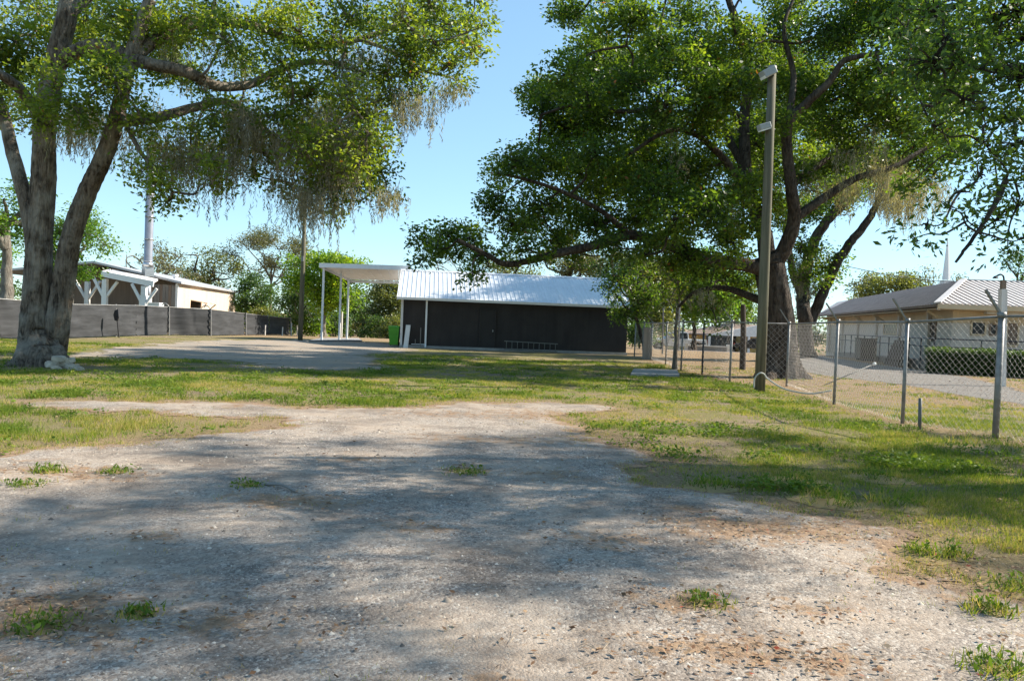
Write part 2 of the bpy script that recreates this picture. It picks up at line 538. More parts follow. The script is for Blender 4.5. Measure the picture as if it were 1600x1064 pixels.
MAT['dark_metal'] = simple('dark_metal', (.035, .035, .04), .5, .3, .2, 4, .05)
MAT['rubber'] = simple('rubber', (.02, .02, .02), .85, 0, .2, 6, .1)
MAT['green_plastic'] = simple('lime_plastic', (.12, .42, .03), .45, 0, .1, 2, .03)
MAT['hose'] = simple('pale_hose', (.42, .42, .38), .5, 0, .1, 5, .05)
MAT['car_white'] = simple('car_white_paint', (.74, .75, .77), .28, 0, .04, 1, 0, .6)
MAT['car_dark'] = simple('car_dark_paint', (.02, .022, .026), .25, 0, .1, 1, 0, .6)
MAT['red_lens'] = simple('red_lens', (.45, .02, .015), .3, 0, .1, 2, 0, .5)
MAT['yellow_wall'] = simple('ochre_wall', (.52, .34, .10), .8, 0, .1, 2, .1)
MAT['brown_shingle'] = simple('brown_shingle', (.20, .145, .115), .9, 0, .2, 5, .3)
MAT['blue_grey_box'] = simple('pale_enamel', (.55, .6, .6), .5, 0, .08, 2, .05)
MAT['root_shadow'] = MAT['dark_bark']
MAT['lamp_glass'] = simple('lamp_glass', (.75, .75, .72), .25, 0, .05, 3, 0, .5)
MAT['lamp_grey'] = simple('grey_lamp_housing', (.33, .34, .33), .5, .1, .12, 5, .05)
MAT['dull_alloy'] = simple('dull_alloy', (.15, .148, .14), .6, .3, .2, 6, .05)
# ------------------------------------------------------------------ ground, yard, tracks
FENCE_LINE = [(1718, None, (8.1, 10.2)), (1555, 685, None), (1410, 662, None), (1303, 632, None), (1229, 604, None),
              (1140, 597, None), (1097, 585, None), (1064, 579, None), (1040, 570, None), (1017, 563, None), (1005, 561, None), (991, 558, None)]
FENCE_PTS = []
for px_, py_, w_ in FENCE_LINE:
    FENCE_PTS.append(np.array([w_[0], w_[1], 0.0]) if w_ else G(px_, py_))
FENCE_Y = np.array([p[1] for p in FENCE_PTS]); FENCE_X = np.array([p[0] for p in FENCE_PTS])
_o = np.argsort(FENCE_Y)
def fence_x(y): return np.interp(y, FENCE_Y[_o], FENCE_X[_o])

def gpoly(pts): return np.array([G(*p)[:2] for p in pts])

YARD = gpoly([(-160, 1200), (-160, 725), (0, 716), (60, 702), (180, 691), (300, 681), (400, 672), (440, 664), (420, 657),
              (340, 654), (250, 650), (180, 644), (100, 640), (40, 634), (60, 629), (200, 627), (350, 632), (500, 637), (640, 637),
              (740, 631), (860, 630), (930, 634), (950, 642), (890, 650), (880, 664), (960, 690), (1020, 708), (1035, 720), (985, 738), (990, 757),
              (1080, 770), (1250, 790), (1350, 815), (1410, 830), (1430, 860), (1500, 900), (1580, 930), (1700, 965), (1900, 1200)])
TRACK = gpoly([(95, 562), (130, 549), (250, 537), (350, 531.5), (460, 531), (560, 533), (628, 541), (640, 547), (570, 556), (600, 574),
               (520, 579), (420, 574), (330, 563), (200, 557)])
DRIVE = gpoly([(1200, 552), (1290, 558), (1368, 569), (1448, 579), (1520, 591), (1600, 611), (1760, 640), (1760, 680), (1600, 633), (1500, 618), (1400, 600), (1310, 590), (1240, 580), (1190, 572)])

xs = np.unique(np.concatenate([np.arange(-34, -16, 2.0), np.arange(-16, 16, .5), np.arange(16, 44, 2.0), -34 - np.geomspace(1, 2600, 26), 44 + np.geomspace(1, 2600, 26)]))
ys = np.unique(np.concatenate([np.arange(-8, 2, 1.0), np.arange(2, 50, .5), np.arange(50, 140, 2.0), 140 + np.geomspace(2, 4200, 20), -8 - np.geomspace(1, 120, 8)]))
gx, gy = np.meshgrid(xs, ys)
gzv = gz(gx, gy)
dry = np.clip((gx - fence_x(gy) + .7) / .6, 0, 1) * np.clip((gy - 17) / 3, 0, 1) * .9
dry = np.maximum(dry, .85 * np.clip((gy - 47) / 6, 0, 1))
dry = np.maximum(dry, .8 * np.exp(-((gx - fence_x(gy)) / .55) ** 2) * (gy > 8) * (gy < 45))
dry = np.maximum(dry, .7 * np.exp(-(poly_sd(YARD, gx, gy) / .8) ** 2))
tl = G(62, 572)
dry = np.maximum(dry, .9 * np.exp(-(((gx - tl[0]) ** 2 + (gy - tl[1]) ** 2) / 2.2)))
nx, ny = len(xs), len(ys)
idx = np.arange(nx * ny).reshape(ny, nx)
faces = np.stack([idx[:-1, :-1], idx[:-1, 1:], idx[1:, 1:], idx[1:, :-1]], -1).reshape(-1, 4)
g = link('ground', np_mesh('ground', np.stack([gx, gy, gzv], -1).reshape(-1, 3), faces, MAT['ground'], True, {'dry': ('POINT', dry)}))
tag(g, kind='structure')

# patches of brown dirt and leaf litter lying on the gravel: px, py, rx, ry, strength
DIRT = [(60, 965, 190, 38, 1), (350, 975, 90, 18, .9), (110, 742, 120, 12, 1), (450, 785, 120, 14, .75), (230, 845, 60, 10, .8),
        (640, 830, 70, 10, .6), (1060, 730, 80, 14, .9), (1180, 830, 140, 22, .85), (1320, 830, 110, 18, .8), (1080, 950, 80, 20, .8),
        (1160, 1030, 200, 30, .75), (1450, 900, 120, 22, .7), (730, 735, 45, 9, .8), (850, 745, 80, 10, .5), (780, 690, 200, 9, .45),
        (1080, 800, 30, 8, .7), (940, 850, 90, 14, .5), (560, 720, 90, 7, .5), (100, 1000, 160, 20, .6), (860, 650, 110, 10, .6), (700, 650, 120, 7, .5),
        (540, 990, 40, 9, .6), (1290, 960, 120, 20, .4)]
DG = []
for px_, py_, rx_, ry_, s_ in DIRT:
    c = G(px_, py_); e = G(px_ + rx_, py_); f = G(px_, py_ - ry_); h = G(px_, py_ + ry_)
    DG.append((c[0], c[1], abs(e[0] - c[0]), (f[1] - h[1]) / 2, s_))
def dirt_at(x, y):
    d = np.zeros(np.shape(x))
    for cx, cy, rx, ry, s_ in DG:
        d = np.maximum(d, s_ * np.exp(-(((x - cx) / rx) ** 2 + ((y - cy) / ry) ** 2) ** 1.0))
    return d * (0.35 + 1.1 * fbm(x * 2.3, y * 2.3))

def edge_jag(x, y, amp): return (fbm(x * 1.1, y * 1.1, 5) - .5) * amp + (fbm(x * 3.4 + 9, y * 3.4 + 4, 3) - .5) * amp * .55 + (vnoise(x * 9, y * 9) - .5) * amp * .16
def yard_sd(x, y): return poly_sd(YARD, x, y) + edge_jag(x, y, 1.15)

def sheet(name, poly, x0, x1, y0, y1, step, lift, mat, jag, bumpy, dirt=True):
    xs = np.arange(x0, x1, step); ys = np.arange(y0, y1, step)
    X, Y = np.meshgrid(xs, ys)
    sd = poly_sd(poly, X, Y) + edge_jag(X, Y, jag)
    Z = gz(X, Y) + lift + bumpy * fbm(X * .9, Y * .9, 3) * np.clip(-sd / .5, 0, 1)
    d = np.clip(1.15 * np.exp(-np.maximum(-sd, 0) / .22), 0, 1)
    if dirt: d = np.maximum(d, dirt_at(X, Y))
    ny, nx = X.shape
    idx = np.arange(nx * ny).reshape(ny, nx)
    q = np.stack([idx[:-1, :-1], idx[:-1, 1:], idx[1:, 1:], idx[1:, :-1]], -1).reshape(-1, 4)
    ins = (sd < 0).ravel()
    keep = ins[q].sum(1) >= 3
    q = q[keep]
    used = np.unique(q); remap = np.full(nx * ny, -1); remap[used] = np.arange(len(used))
    V = np.stack([X, Y, Z], -1).reshape(-1, 3)[used]
    o = link(name, np_mesh(name, V, remap[q], mat, True, {'dirt': ('POINT', d.ravel()[used])}))
    return tag(o, kind='structure')
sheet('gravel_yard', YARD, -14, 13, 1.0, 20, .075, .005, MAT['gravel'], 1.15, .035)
sheet('gravel_track', TRACK, -24, 2, 22, 48, .12, .005, MAT['track'], 3.2, .0)
sheet('driveway', DRIVE, 6, 34, 16, 58, .25, .005, MAT['asphalt'], .5, .0)
RD = np.array([(6, 63), (40, 66), (40, 70), (6, 67)])
sheet('far_road', np.array([(-2, 60), (60, 64), (60, 69), (-2, 65)]), -3, 60, 59, 70, .5, .01, MAT['road'], .3, .0)
mb = MB(); a = G(482, 534); b = G(566, 534); c2 = G(560, 530); d2 = G(500, 530)
mb.prism([a + [0, 0, .03], b + [0, 0, .03], c2 + [0, 0, .03], d2 + [0, 0, .03]], (0, 0, .05))
tag(mb.build('concrete_apron', MAT['concrete']), kind='structure')

# ------------------------------------------------------------------ grass, pebbles, litter (nobody could count these)
def blades(x, y, h, w, lean, tint, rng, per=12, spread=.06):
    n = len(x)
    X = np.repeat(x, per) + rng.normal(0, 1, n * per) * np.repeat(spread, per)
    Y = np.repeat(y, per) + rng.normal(0, 1, n * per) * np.repeat(spread, per)
    H = np.repeat(h, per) * rng.uniform(.45, 1.1, n * per)
    T = np.clip(np.repeat(tint, per) + rng.normal(0, .12, n * per), 0, 1)
    a = rng.uniform(0, 2 * np.pi, n * per); b = rng.uniform(0, 2 * np.pi, n * per)
    W = np.repeat(w, per)
    base = np.stack([X, Y, gz(X, Y)], -1)
    sd = np.stack([np.cos(a), np.sin(a), 0 * a], -1) * W[:, None] / 2
    L = rng.uniform(.1, 1, n * per) * lean
    tip = base + np.stack([np.cos(b) * L * H, np.sin(b) * L * H, H * np.sqrt(np.maximum(.15, 1 - .5 * L ** 2))], -1)
    V = np.stack([base - sd, base + sd, tip], 1).reshape(-1, 3)
    return V, np.arange(len(V)).reshape(-1, 3), T

def lawn():
    rng = np.random.RandomState(11)
    N = 172000
    y = 6.0 + 28 * rng.rand(N) ** 1.35
    hw = y * .70 + 1
    x = (rng.rand(N) * 2 - 1) * hw
    sd = yard_sd(x, y)
    st = poly_sd(TRACK, x, y); sv = poly_sd(DRIVE, x, y)
    pat = fbm(x * .55 + 40, y * .55 + 9, 4); pat2 = fbm(x * 2 + 5, y * 2 + 3, 3)
    p = np.clip(.10 + 3.4 * (pat * .5 + pat2 * .5 - .43), 0.04, 1)
    p *= np.clip((sd - .25 * fbm(x * 1.7, y * 1.7, 3)) / np.where(x > 1.5, 1.1, .5), 0.04 * (sd > 0), 1) * np.clip(st / .5 + .05, 0, 1) * np.clip(sv / .4, 0, 1)
    fx = fence_x(y)
    p *= 1 - .85 * np.exp(-((x - fx) / .42) ** 2)
    p *= np.where(x > fx, np.where(y > 19, .22, .8), 1)
    p *= 1 - .9 * np.exp(-(((x - tl[0]) ** 2 + (y - tl[1]) ** 2) / 1.6))
    k = rng.rand(N) < p
    x, y, pat, pat2 = x[k], y[k], pat[k], pat2[k]
    lush = np.clip((fbm(x * .8 + 70, y * .8 + 22, 3) - .45) * 4, 0, 1)
    right = np.clip((x - 3.0) / 3, 0, 1) * (y < 16)
    h = .034 + .04 * lush + .03 * right + .02 * rng.rand(len(x))
    leftpatch = (x < -2.5) & (y < 15) & (y > 9)
    h = h + .05 * leftpatch
    tint = np.clip(.60 - .42 * lush - .22 * right + .5 * (pat2 - .5) + rng.normal(0, .15, len(x)), .02, .98)  # lower tint at the right puts that side's shade into the blade colour
    tint = np.where(leftpatch, np.clip(tint - .05, 0, 1), tint)
    w = np.clip(.0065 + .0005 * (y - 10), .0065, .018)
    V, Fc, T = blades(x, y, h, w, .9, tint, rng, 10, np.full(len(x), .055))
    tag(link('grass', np_mesh('grass', V, Fc, MAT['grass'], False, {'tint': ('FACE', T)})), 'short patchy lawn grass around the gravel yard', 'grass', kind='stuff')
lawn()

def ground_cover():
    """broad-leaved weeds growing through the grass in brighter patches."""
    rng = np.random.RandomState(15)
    N = 90000
    y = 7.5 + 27 * rng.rand(N) ** 1.3; x = (rng.rand(N) * 2 - 1) * (y * .68 + .5)
    lush = np.clip((fbm(x * .8 + 70, y * .8 + 22, 3) - .5) * 6, 0, 1) * np.clip((fbm(x * 2.6, y * 2.6, 3) - .42) * 6, 0, 1)
    p = lush * np.clip(yard_sd(x, y) / .3, 0, 1) * np.clip(poly_sd(TRACK, x, y) / .5, 0, 1) * (x < fence_x(y) - .4) * .35
    k = rng.rand(N) < p; x, y = x[k], y[k]; n = len(x); per = 7
    X = np.repeat(x, per) + rng.normal(0, .06, n * per); Y = np.repeat(y, per) + rng.normal(0, .06, n * per)
    c = np.stack([X, Y, rng.uniform(.02, .10, n * per)], -1)
    ax = rng.normal(0, 1, (n * per, 3)) * [1, 1, .4]; ax /= np.linalg.norm(ax, axis=1)[:, None]
    nr = rng.normal(0, .5, (n * per, 3)) + [0, 0, 1]
    b = np.cross(nr, ax); b /= np.linalg.norm(b, axis=1)[:, None]
    L = rng.uniform(.035, .075, n * per)[:, None]
    V = np.stack([c - ax * L / 2, c + b * L * .28, c + ax * L / 2, c - b * L * .28], 1).reshape(-1, 3)
    T = np.clip(np.repeat(rng.normal(.22, .1, n), per) + rng.normal(0, .07, n * per), 0, .7)
    tag(link('broadleaf_weeds', np_mesh('broadleaf_weeds', V, np.arange(len(V)).reshape(-1, 4), MAT['grass'], False, {'tint': ('FACE', T)})), 'bright green broad-leaved weeds mixed into the lawn', 'weeds', kind='stuff')
ground_cover()

def grass_edges():
    """sparse dry bents along the gravel edge and between the stones."""
    rng = np.random.RandomState(12)
    N = 60000
    y = 3.2 + 14 * rng.rand(N); x = (rng.rand(N) * 2 - 1) * (y * .68 + .6)
    sd = yard_sd(x, y)
    p = np.exp(-(np.maximum(-sd, 0) / .32)) * (sd < .1) * .6 * (fbm(x * 2.2, y * 2.2, 3) > .45) + dirt_at(x, y) * .07 * (sd < 0)
    k = rng.rand(N) < p
    x, y = x[k], y[k]
    V, Fc, T = blades(x, y, np.full(len(x), .05), np.full(len(x), .006), 1.2, np.clip(rng.normal(.7, .2, len(x)), 0, 1), rng, 7, np.full(len(x), .04))
    tag(link('dry_bents', np_mesh('dry_bents', V, Fc, MAT['grass'], False, {'tint': ('FACE', T)})), 'dry straw-coloured bents along the gravel edge', 'dry grass', kind='stuff')
grass_edges()

def pebbles():
    rng = np.random.RandomState(13)
    N = 52000
    y = 2.9 + 9.5 * rng.rand(N) ** 1.7; x = (rng.rand(N) * 2 - 1) * (y * .67 + .3)
    sd = yard_sd(x, y)
    cl = fbm(x * 1.3 + 3, y * 1.3 + 8, 4)
    p = (sd < -.15) * np.clip((cl - .36) * 4, .22, 1) * (1 - .6 * np.clip(dirt_at(x, y), 0, 1))
    k = rng.rand(N) < p
    x, y = x[k], y[k]; n = len(x)
    r = np.exp(rng.normal(math.log(.0060), .42, n)) * np.clip(.8 + .05 * y, .9, 1.5)
    base = np.array([(1, 0, 0), (.3, .95, .1), (-.85, .5, 0), (-.8, -.6, .05), (.25, -1, 0), (.1, .05, .85), ])
    f0 = np.array([(0, 1, 5), (1, 2, 5), (2, 3, 5), (3, 4, 5), (4, 0, 5)])
    a = rng.rand(n) * 6.283; ca, sa = np.cos(a), np.sin(a)
    B = base[None] * rng.uniform(.65, 1.25, (n, 6, 3)) * r[:, None, None]
    V = np.empty((n, 6, 3))
    V[..., 0] = B[..., 0] * ca[:, None] - B[..., 1] * sa[:, None] + x[:, None]
    V[..., 1] = B[..., 0] * sa[:, None] + B[..., 1] * ca[:, None] + y[:, None]
    sink = -sd[k]
    V[..., 2] = B[..., 2] + (.003 + .035 * fbm(x * .9, y * .9, 3) * np.clip(sink / .5, 0, 1))[:, None]
    Fc = (f0[None] + 6 * np.arange(n)[:, None, None]).reshape(-1, 3)
    T = np.repeat(np.clip(rng.beta(1.6, 1.9, n), 0, 1), 5)
    tag(link('pebbles', np_mesh('pebbles', V.reshape(-1, 3), Fc, MAT['pebble'], False, {'tint': ('FACE', T)})), 'loose grey and pale pebbles over the gravel yard', 'pebbles', kind='stuff')
pebbles()

def litter():
    rng = np.random.RandomState(14)
    N = 200000
    y = 3.0 + 36 * rng.rand(N) ** 1.6; x = (rng.rand(N) * 2 - 1) * (y * .68 + .4)
    sd = yard_sd(x, y); fx = fence_x(y)
    p = np.where(sd < 0, dirt_at(x, y) * .75 + .012, .05 + .10 * fbm(x, y) ** 2 + .10 * (x > 1.5) * (y < 14))
    p = np.maximum(p, np.where(x > 1.5, .34, .2) * np.exp(-((sd - .3) / .6) ** 2) * (x > -4))
    p = np.maximum(p, .8 * np.exp(-((x - fx + .1) / .45) ** 2) * (y > 11))
    p = np.maximum(p, .5 * ((x > fx) & (y > 19) & (y < 46)))
    p = np.maximum(p, .5 * np.exp(-(((x - tl[0]) ** 2 + (y - tl[1]) ** 2) / 2)))
    k = rng.rand(N) < p
    x, y, sd = x[k], y[k], sd[k]; n = len(x)
    L = np.where(rng.rand(n) < .35, rng.uniform(.05, .12, n), rng.uniform(.025, .055, n))
    nee = L > .05
    W = np.where(nee, .003, L * .45)
    big = np.clip(y / 18, 1, 1.8); W *= big
    a = rng.rand(n) * 6.283
    ax = np.stack([np.cos(a), np.sin(a), rng.normal(0, .15, n)], -1); bx = np.stack([-np.sin(a), np.cos(a), rng.normal(0, .35, n)], -1)
    z = gz(x, y) + np.where(sd < 0, .012 + .035 * fbm(x * .9, y * .9, 3) * np.clip(-sd / .5, 0, 1), .012) + rng.rand(n) * .012
    c = np.stack([x, y, z + W * .2], -1)
    V = np.stack([c - ax * L[:, None] / 2, c + bx * W[:, None] / 2, c + ax * L[:, None] / 2, c - bx * W[:, None] / 2], 1).reshape(-1, 3)
    T = np.where(nee, rng.uniform(.45, .9, n), rng.uniform(0, .85, n))
    T = np.where((rng.rand(n) < .03) & (x > 1) & (y < 9), 1.0, T)
    tag(link('leaf_litter', np_mesh('leaf_litter', V, np.arange(len(V)).reshape(-1, 4), MAT['litter'], False, {'tint': ('FACE', T)})), 'scattered dry brown leaves and needles on the ground', 'leaf litter', kind='stuff')
litter()

# ------------------------------------------------------------------ the charcoal building
BL = G(627, 543); BR = G(978, 553)
def facade(px, py):
    """point on the front wall plane seen at the pixel"""
    v = ray(px, py); n = np.cross(BR - BL, [0, 0, 1.0]); o = np.array([0, 0, CAM_Z])
    return o + v * ((BL - o) @ n / (v @ n))
_t = R(6.0); _d = np.array([math.cos(_t), math.sin(_t), 0]); _r = ray(978, 553)[:2]; _r = _r / _r[1]
BR = BL + _d * ((BL[1] * _r[0] - BL[0]) / (_d[0] - _d[1] * _r[0]))
fd = (BR - BL); blen = np.linalg.norm(fd); fd /= blen
bk = np.array([-fd[1], fd[0], 0.0])          # away from the camera
eaveL = facade(629, 464)[2]; eaveH = eaveL
DEP = 8.4; RISE = 1.62
bt = thing('storage_building', 'long low charcoal building with a shiny corrugated metal roof', 'building', BL)
def bp(t, d, z): return BL + fd * t + bk * d + np.array([0, 0, z])
mb = MB(); hw_ = eaveH
mb.prism([bp(0, 0, 0), bp(0, 0, hw_), bp(0, DEP / 2, hw_ + RISE - .05), bp(0, DEP, hw_), bp(0, DEP, 0)], fd * blen)
mb.build('wall', MAT['black_wall'], bt)
mb = MB(); mb.box(bp(blen / 2, .02, .06), (blen + .1, .22, .16), math.atan2(fd[1], fd[0])); mb.build('footing', MAT['concrete'], bt)
# roof sheets, each with its own ribs
NP = 13; pw = (blen + .5) / NP; slope = math.hypot(DEP / 2 + .35, RISE + .13)
th = math.atan2(RISE + .13, DEP / 2 + .35)
pm = MB(); nr = 4
prof = []
for i in range(nr):
    x0 = i * pw / nr
    prof += [(x0, 0), (x0 + pw / nr * .72, 0), (x0 + pw / nr * .80, .028), (x0 + pw / nr * .92, .028)]
prof.append((pw - .004, 0))
vv = []
for s_ in (0, slope):
    for a_, h_ in prof: vv.append((a_, s_, h_))
n_ = len(prof)
pm.add(vv, [(i, i + 1, n_ + i + 1, n_ + i) for i in range(n_ - 1)])
pm.add([(0, 0, -.03), (pw - .004, 0, -.03), (pw - .004, slope, -.03), (0, slope, -.03)], [(0, 3, 2, 1)])
rz_ = math.atan2(fd[1], fd[0])
first = None
for side in (0, 1):
    for i in range(NP):
        if first is None:
            o = pm.build('roof_panel', MAT['roof_metal'], bt, local=True); first = o.data
        else:
            o = link('roof_panel', first, bt)
        if side == 0:
            w = bp(-.25 + i * pw, -.35, eaveH - .13 + .05)
            M = Matrix.Translation(Vector(w - BL)) @ Matrix.Rotation(rz_, 4, 'Z') @ Matrix.Rotation(th, 4, 'X')
        else:
            w = bp(-.25 + (i + 1) * pw, DEP + .35, eaveH - .13 + .05)
            M = Matrix.Translation(Vector(w - BL)) @ Matrix.Rotation(rz_ + math.pi, 4, 'Z') @ Matrix.Rotation(th, 4, 'X')
        o.matrix_local = M
mb = MB(); mb.prism([bp(-.3, DEP / 2 - .22, eaveH + RISE - .01), bp(-.3, DEP / 2, eaveH + RISE + .09), bp(-.3, DEP / 2 + .22, eaveH + RISE - .01)], fd * (blen + .6)); mb.build('ridge_cap', MAT['roof_metal'], bt)
mb = MB()
g0 = bp(-.28, -.40, eaveH - .10); 
mb.prism([g0 + bk * .12 + [0, 0, -.0], g0 + bk * .02 + [0, 0, -.04], g0 + [0, 0, .09], g0 + bk * .014 + [0, 0, .1], g0 + bk * .14 + [0, 0, .02]], fd * (blen + .56))
mb.build('gutter', MAT['white_metal'], bt)
for t_ in (-.29, blen + .25):
    m2 = MB()
    for s1, s2 in ((-.36, DEP / 2), (DEP + .36, DEP / 2)):
        m2.beam(bp(t_, s1, eaveH - .1), bp(t_, s2, eaveH + RISE + .0), .03, .16)
    m2.build('barge_board', MAT['white_metal'], bt)
c_ = bp(-.02, -.02, 0); mb = MB(); mb.beam(c_ + [0, 0, .0], c_ + [0, 0, eaveH - .05], .12, .12); mb.build('corner_trim', MAT['offwhite'], bt)
ds = facade(666, 500); tds = (ds - BL) @ fd
mb = MB(); mb.beam(bp(tds, -.06, .15), bp(tds, -.06, eaveH - .16), .09, .07); mb.beam(bp(tds, -.06, eaveH - .17), bp(tds, -.3, eaveH - .1), .09, .07); mb.beam(bp(tds, -.06, .16), bp(tds, -.28, .07), .09, .07)
mb.build('downspout', MAT['white_metal'], bt)
d0 = (facade(750, 500) - BL) @ fd; d1 = (facade(774, 500) - BL) @ fd; dz0 = .12; dz1 = facade(762, 485)[2]
mb = MB(); mb.box(bp((d0 + d1) / 2, -.015, (dz0 + dz1) / 2), (d1 - d0, .06, dz1 - dz0), rz_); dr = mb.build('door', MAT['black_door'], bt)
mb = MB(); 
for t_ in (d0, d1): mb.box(bp(t_, -.03, (dz0 + dz1) / 2), (.07, .1, dz1 - dz0 + .07), rz_)
mb.box(bp((d0 + d1) / 2, -.03, dz1 + .03), (d1 - d0 + .067, .096, .07), rz_); mb.build('door_frame', MAT['black_wall'], bt)
mb = MB(); mb.box(bp(d1 - .12, -.08, 1.05), (.05, .07, .12), rz_); mb.build('handle', MAT['galv'], dr)
for pxp, top in ((657, 512), (649, 530)):
    t_ = (facade(pxp, 530) - BL) @ fd; zt = facade(pxp, top)[2]
    mb = MB(); mb.tube([bp(t_, -.08, .1), bp(t_, -.08, zt)], .025, 8); mb.build('conduit', MAT['grey_wood'], bt)
mb = MB(); mb.tube([bp((facade(643, 530) - BL) @ fd, -.08, .2), bp((facade(664, 530) - BL) @ fd, -.08, .2)], .02, 8); mb.build('conduit', MAT['white_metal'], bt)

# carport with a pitched white roof, beside the building
A0 = P(500, 415, 47.0); A1 = P(641, 419.5, 46.6); A2 = P(634, 439, 51.5); A3 = P(546, 437, 51.5)
ct = thing('carport', 'open white carport with a pitched flat roof on slim posts', 'carport', G(520, 532))
nrm = np.cross(A1 - A0, A3 - A0); nrm /= np.linalg.norm(nrm)
if nrm[2] < 0: nrm = -nrm
NB = 8
for i in range(NB):
    u0, u1 = i / NB + .002, (i + 1) / NB - .002
    q = [A0 + (A1 - A0) * u0, A0 + (A1 - A0) * u1, A3 + (A2 - A3) * u1, A3 + (A2 - A3) * u0]
    m2 = MB(); m2.prism(q, nrm * .07); m2.build('roof_panel', MAT['white_metal'], ct)
mb = MB(); mb.beam(A0 + nrm * .02 + [-.05, 0, 0], A1 + nrm * .02, .06, .26); mb.build('fascia', MAT['white_metal'], ct)
mb = MB(); mb.beam(A3 - nrm * .12, A2 - nrm * .12, .09, .16); mb.build('rear_beam', MAT['white_metal'], ct)
mb = MB(); mb.beam(A0 - nrm * .02, A3 - nrm * .02, .05, .2); mb.build('side_fascia', MAT['white_metal'], ct)
for px_, py_, uu, ww in ((503.5, 531, .03, .04), (523.5, 528, .10, .45), (542.5, 532, .02, .93), (628.5, 540, .97, .1), (632, 533, .97, .95)):
    top = (A0 + (A1 - A0) * uu) * (1 - ww) + (A3 + (A2 - A3) * uu) * ww
    base = G(px_, py_); base[0] = top[0] * base[1] / top[1] * .3 + base[0] * .7
    base = np.array([top[0] - .0, top[1], 0.0])
    m2 = MB(); m2.beam(base, top - nrm * .02, .11, .11); m2.box(base + [0, 0, .03], (.24, .24, .06)); m2.build('post', MAT['white_metal'], ct)

# things in front of the building
lt = thing('ladder', 'grey extension ladder lying on its side along the charcoal wall', 'ladder', facade(830, 545))
l0 = (facade(787, 540) - BL) @ fd; l1 = (facade(870, 545) - BL) @ fd
for dz in (.08, .50):
    m2 = MB(); m2.beam(bp(l0, -.26, dz + .04), bp(l1, -.26, dz - .02), .025, .05); m2.build('rail', MAT['dull_alloy'], lt)
for i in range(10):
    t_ = l0 + .12 + (l1 - l0 - .24) * i / 9
    m2 = MB(); m2.tube([bp(t_, -.26, .09), bp(t_, -.26, .51)], .018, 6); m2.build('rung', MAT['dull_alloy'], lt)
wb = facade(636, 540); 
mb = MB(); a_ = np.array([wb[0], wb[1] - .55, 0.0]); top = facade(638, 508)
top = np.array([top[0] + .02, top[1] - .14, top[2]])
mb.beam(a_, top, .24, .05); o = mb.build('board', MAT['offwhite'])
tag(o, 'narrow white board leaning upright at the left end of the charcoal wall', 'board')
bn = G(617, 535); bn = np.array([P(616, 535, BL[1] + 2.2)[0], BL[1] + 2.2, 0])
t = thing('wheelie_bin', 'lime green wheeled bin standing under the carport by the corner', 'bin', bn)
mb = MB(); h_ = 1.0
def frus(mb, c, w0, d0, w1, d1, z0, z1):
    v = [(c[0] + sx * w / 2, c[1] + sy * d / 2, c[2] + z) for w, d, z in ((w0, d0, z0), (w1, d1, z1)) for sx, sy in ((-1, -1), (1, -1), (1, 1), (-1, 1))]
    return mb.add(v, [(0, 3, 2, 1), (4, 5, 6, 7), (0, 1, 5, 4), (1, 2, 6, 5), (2, 3, 7, 6), (3, 0, 4, 7)])
frus(mb, bn, .46, .48, .6, .66, .05, 1.0); mb.build('body', MAT['green_plastic'], t, bevel=.02)
mb = MB(); frus(mb, bn, .64, .7, .56, .62, 1.003, 1.1); mb.build('lid', MAT['green_plastic'], t, bevel=.02)
for s_ in (-1, 1):
    m2 = MB(); m2.tube([bn + [s_ * .2, .26, .1], bn + [s_ * .27, .26, .1]], .1, 12); m2.build('wheel', MAT['rubber'], t)

# low concrete slab in the grass by the fence
s0, s1, s2, s3 = G(985, 588), G(1062, 590), G(1058, 582), G(990, 580)
mb = MB(); mb.prism([s0, s1, s2, s3], (0, 0, .10)); o = mb.build('concrete_slab', MAT['concrete'], bevel=.02)
tag(o, 'low grey concrete slab lying in the grass before the fence', 'slab')
# ------------------------------------------------------------------ tan building far left, behind the screened fence
WD = 53.0
c0 = P(278, 441, WD); EH = c0[2]
X0, Y0 = c0[0], c0[1]
e1 = P(367, 459, 73); wdir = np.array([e1[0] - X0, e1[1] - Y0, 0]); wl = np.linalg.norm(wdir); wdir /= wl
wn_ = np.array([wdir[1], -wdir[0], 0])
tb = thing('tan_workshop', 'tan metal workshop with a sloping roof and brown boarded end', 'building', (X0, Y0, 0))
pkx = P(150, 412, WD); lf = P(5, 424, WD)
def tp(x, z, s=0): return np.array([x, Y0, z]) + wdir * s
zb = -1.0
prof = [tp(X0, zb), tp(X0, EH - .12), tp(pkx[0], pkx[2] - .12), tp(lf[0], lf[2] - .12), tp(lf[0], zb)]
# the front end is set back under the roof to make an open bay; boards stand beside the corner
mb = MB(); mb.prism([p + wdir * 3.0 for p in prof], wdir * (wl - 3.0)); mb.build('wall', MAT['brown_wood'], tb)
mb = MB(); mb.prism([np.array([X0, Y0, zb]), np.array([X0, Y0, EH - .1]), np.array([X0, Y0, EH - .1]) - wn_ * .12, np.array([X0, Y0, zb]) - wn_ * .12], wdir * 3.0)
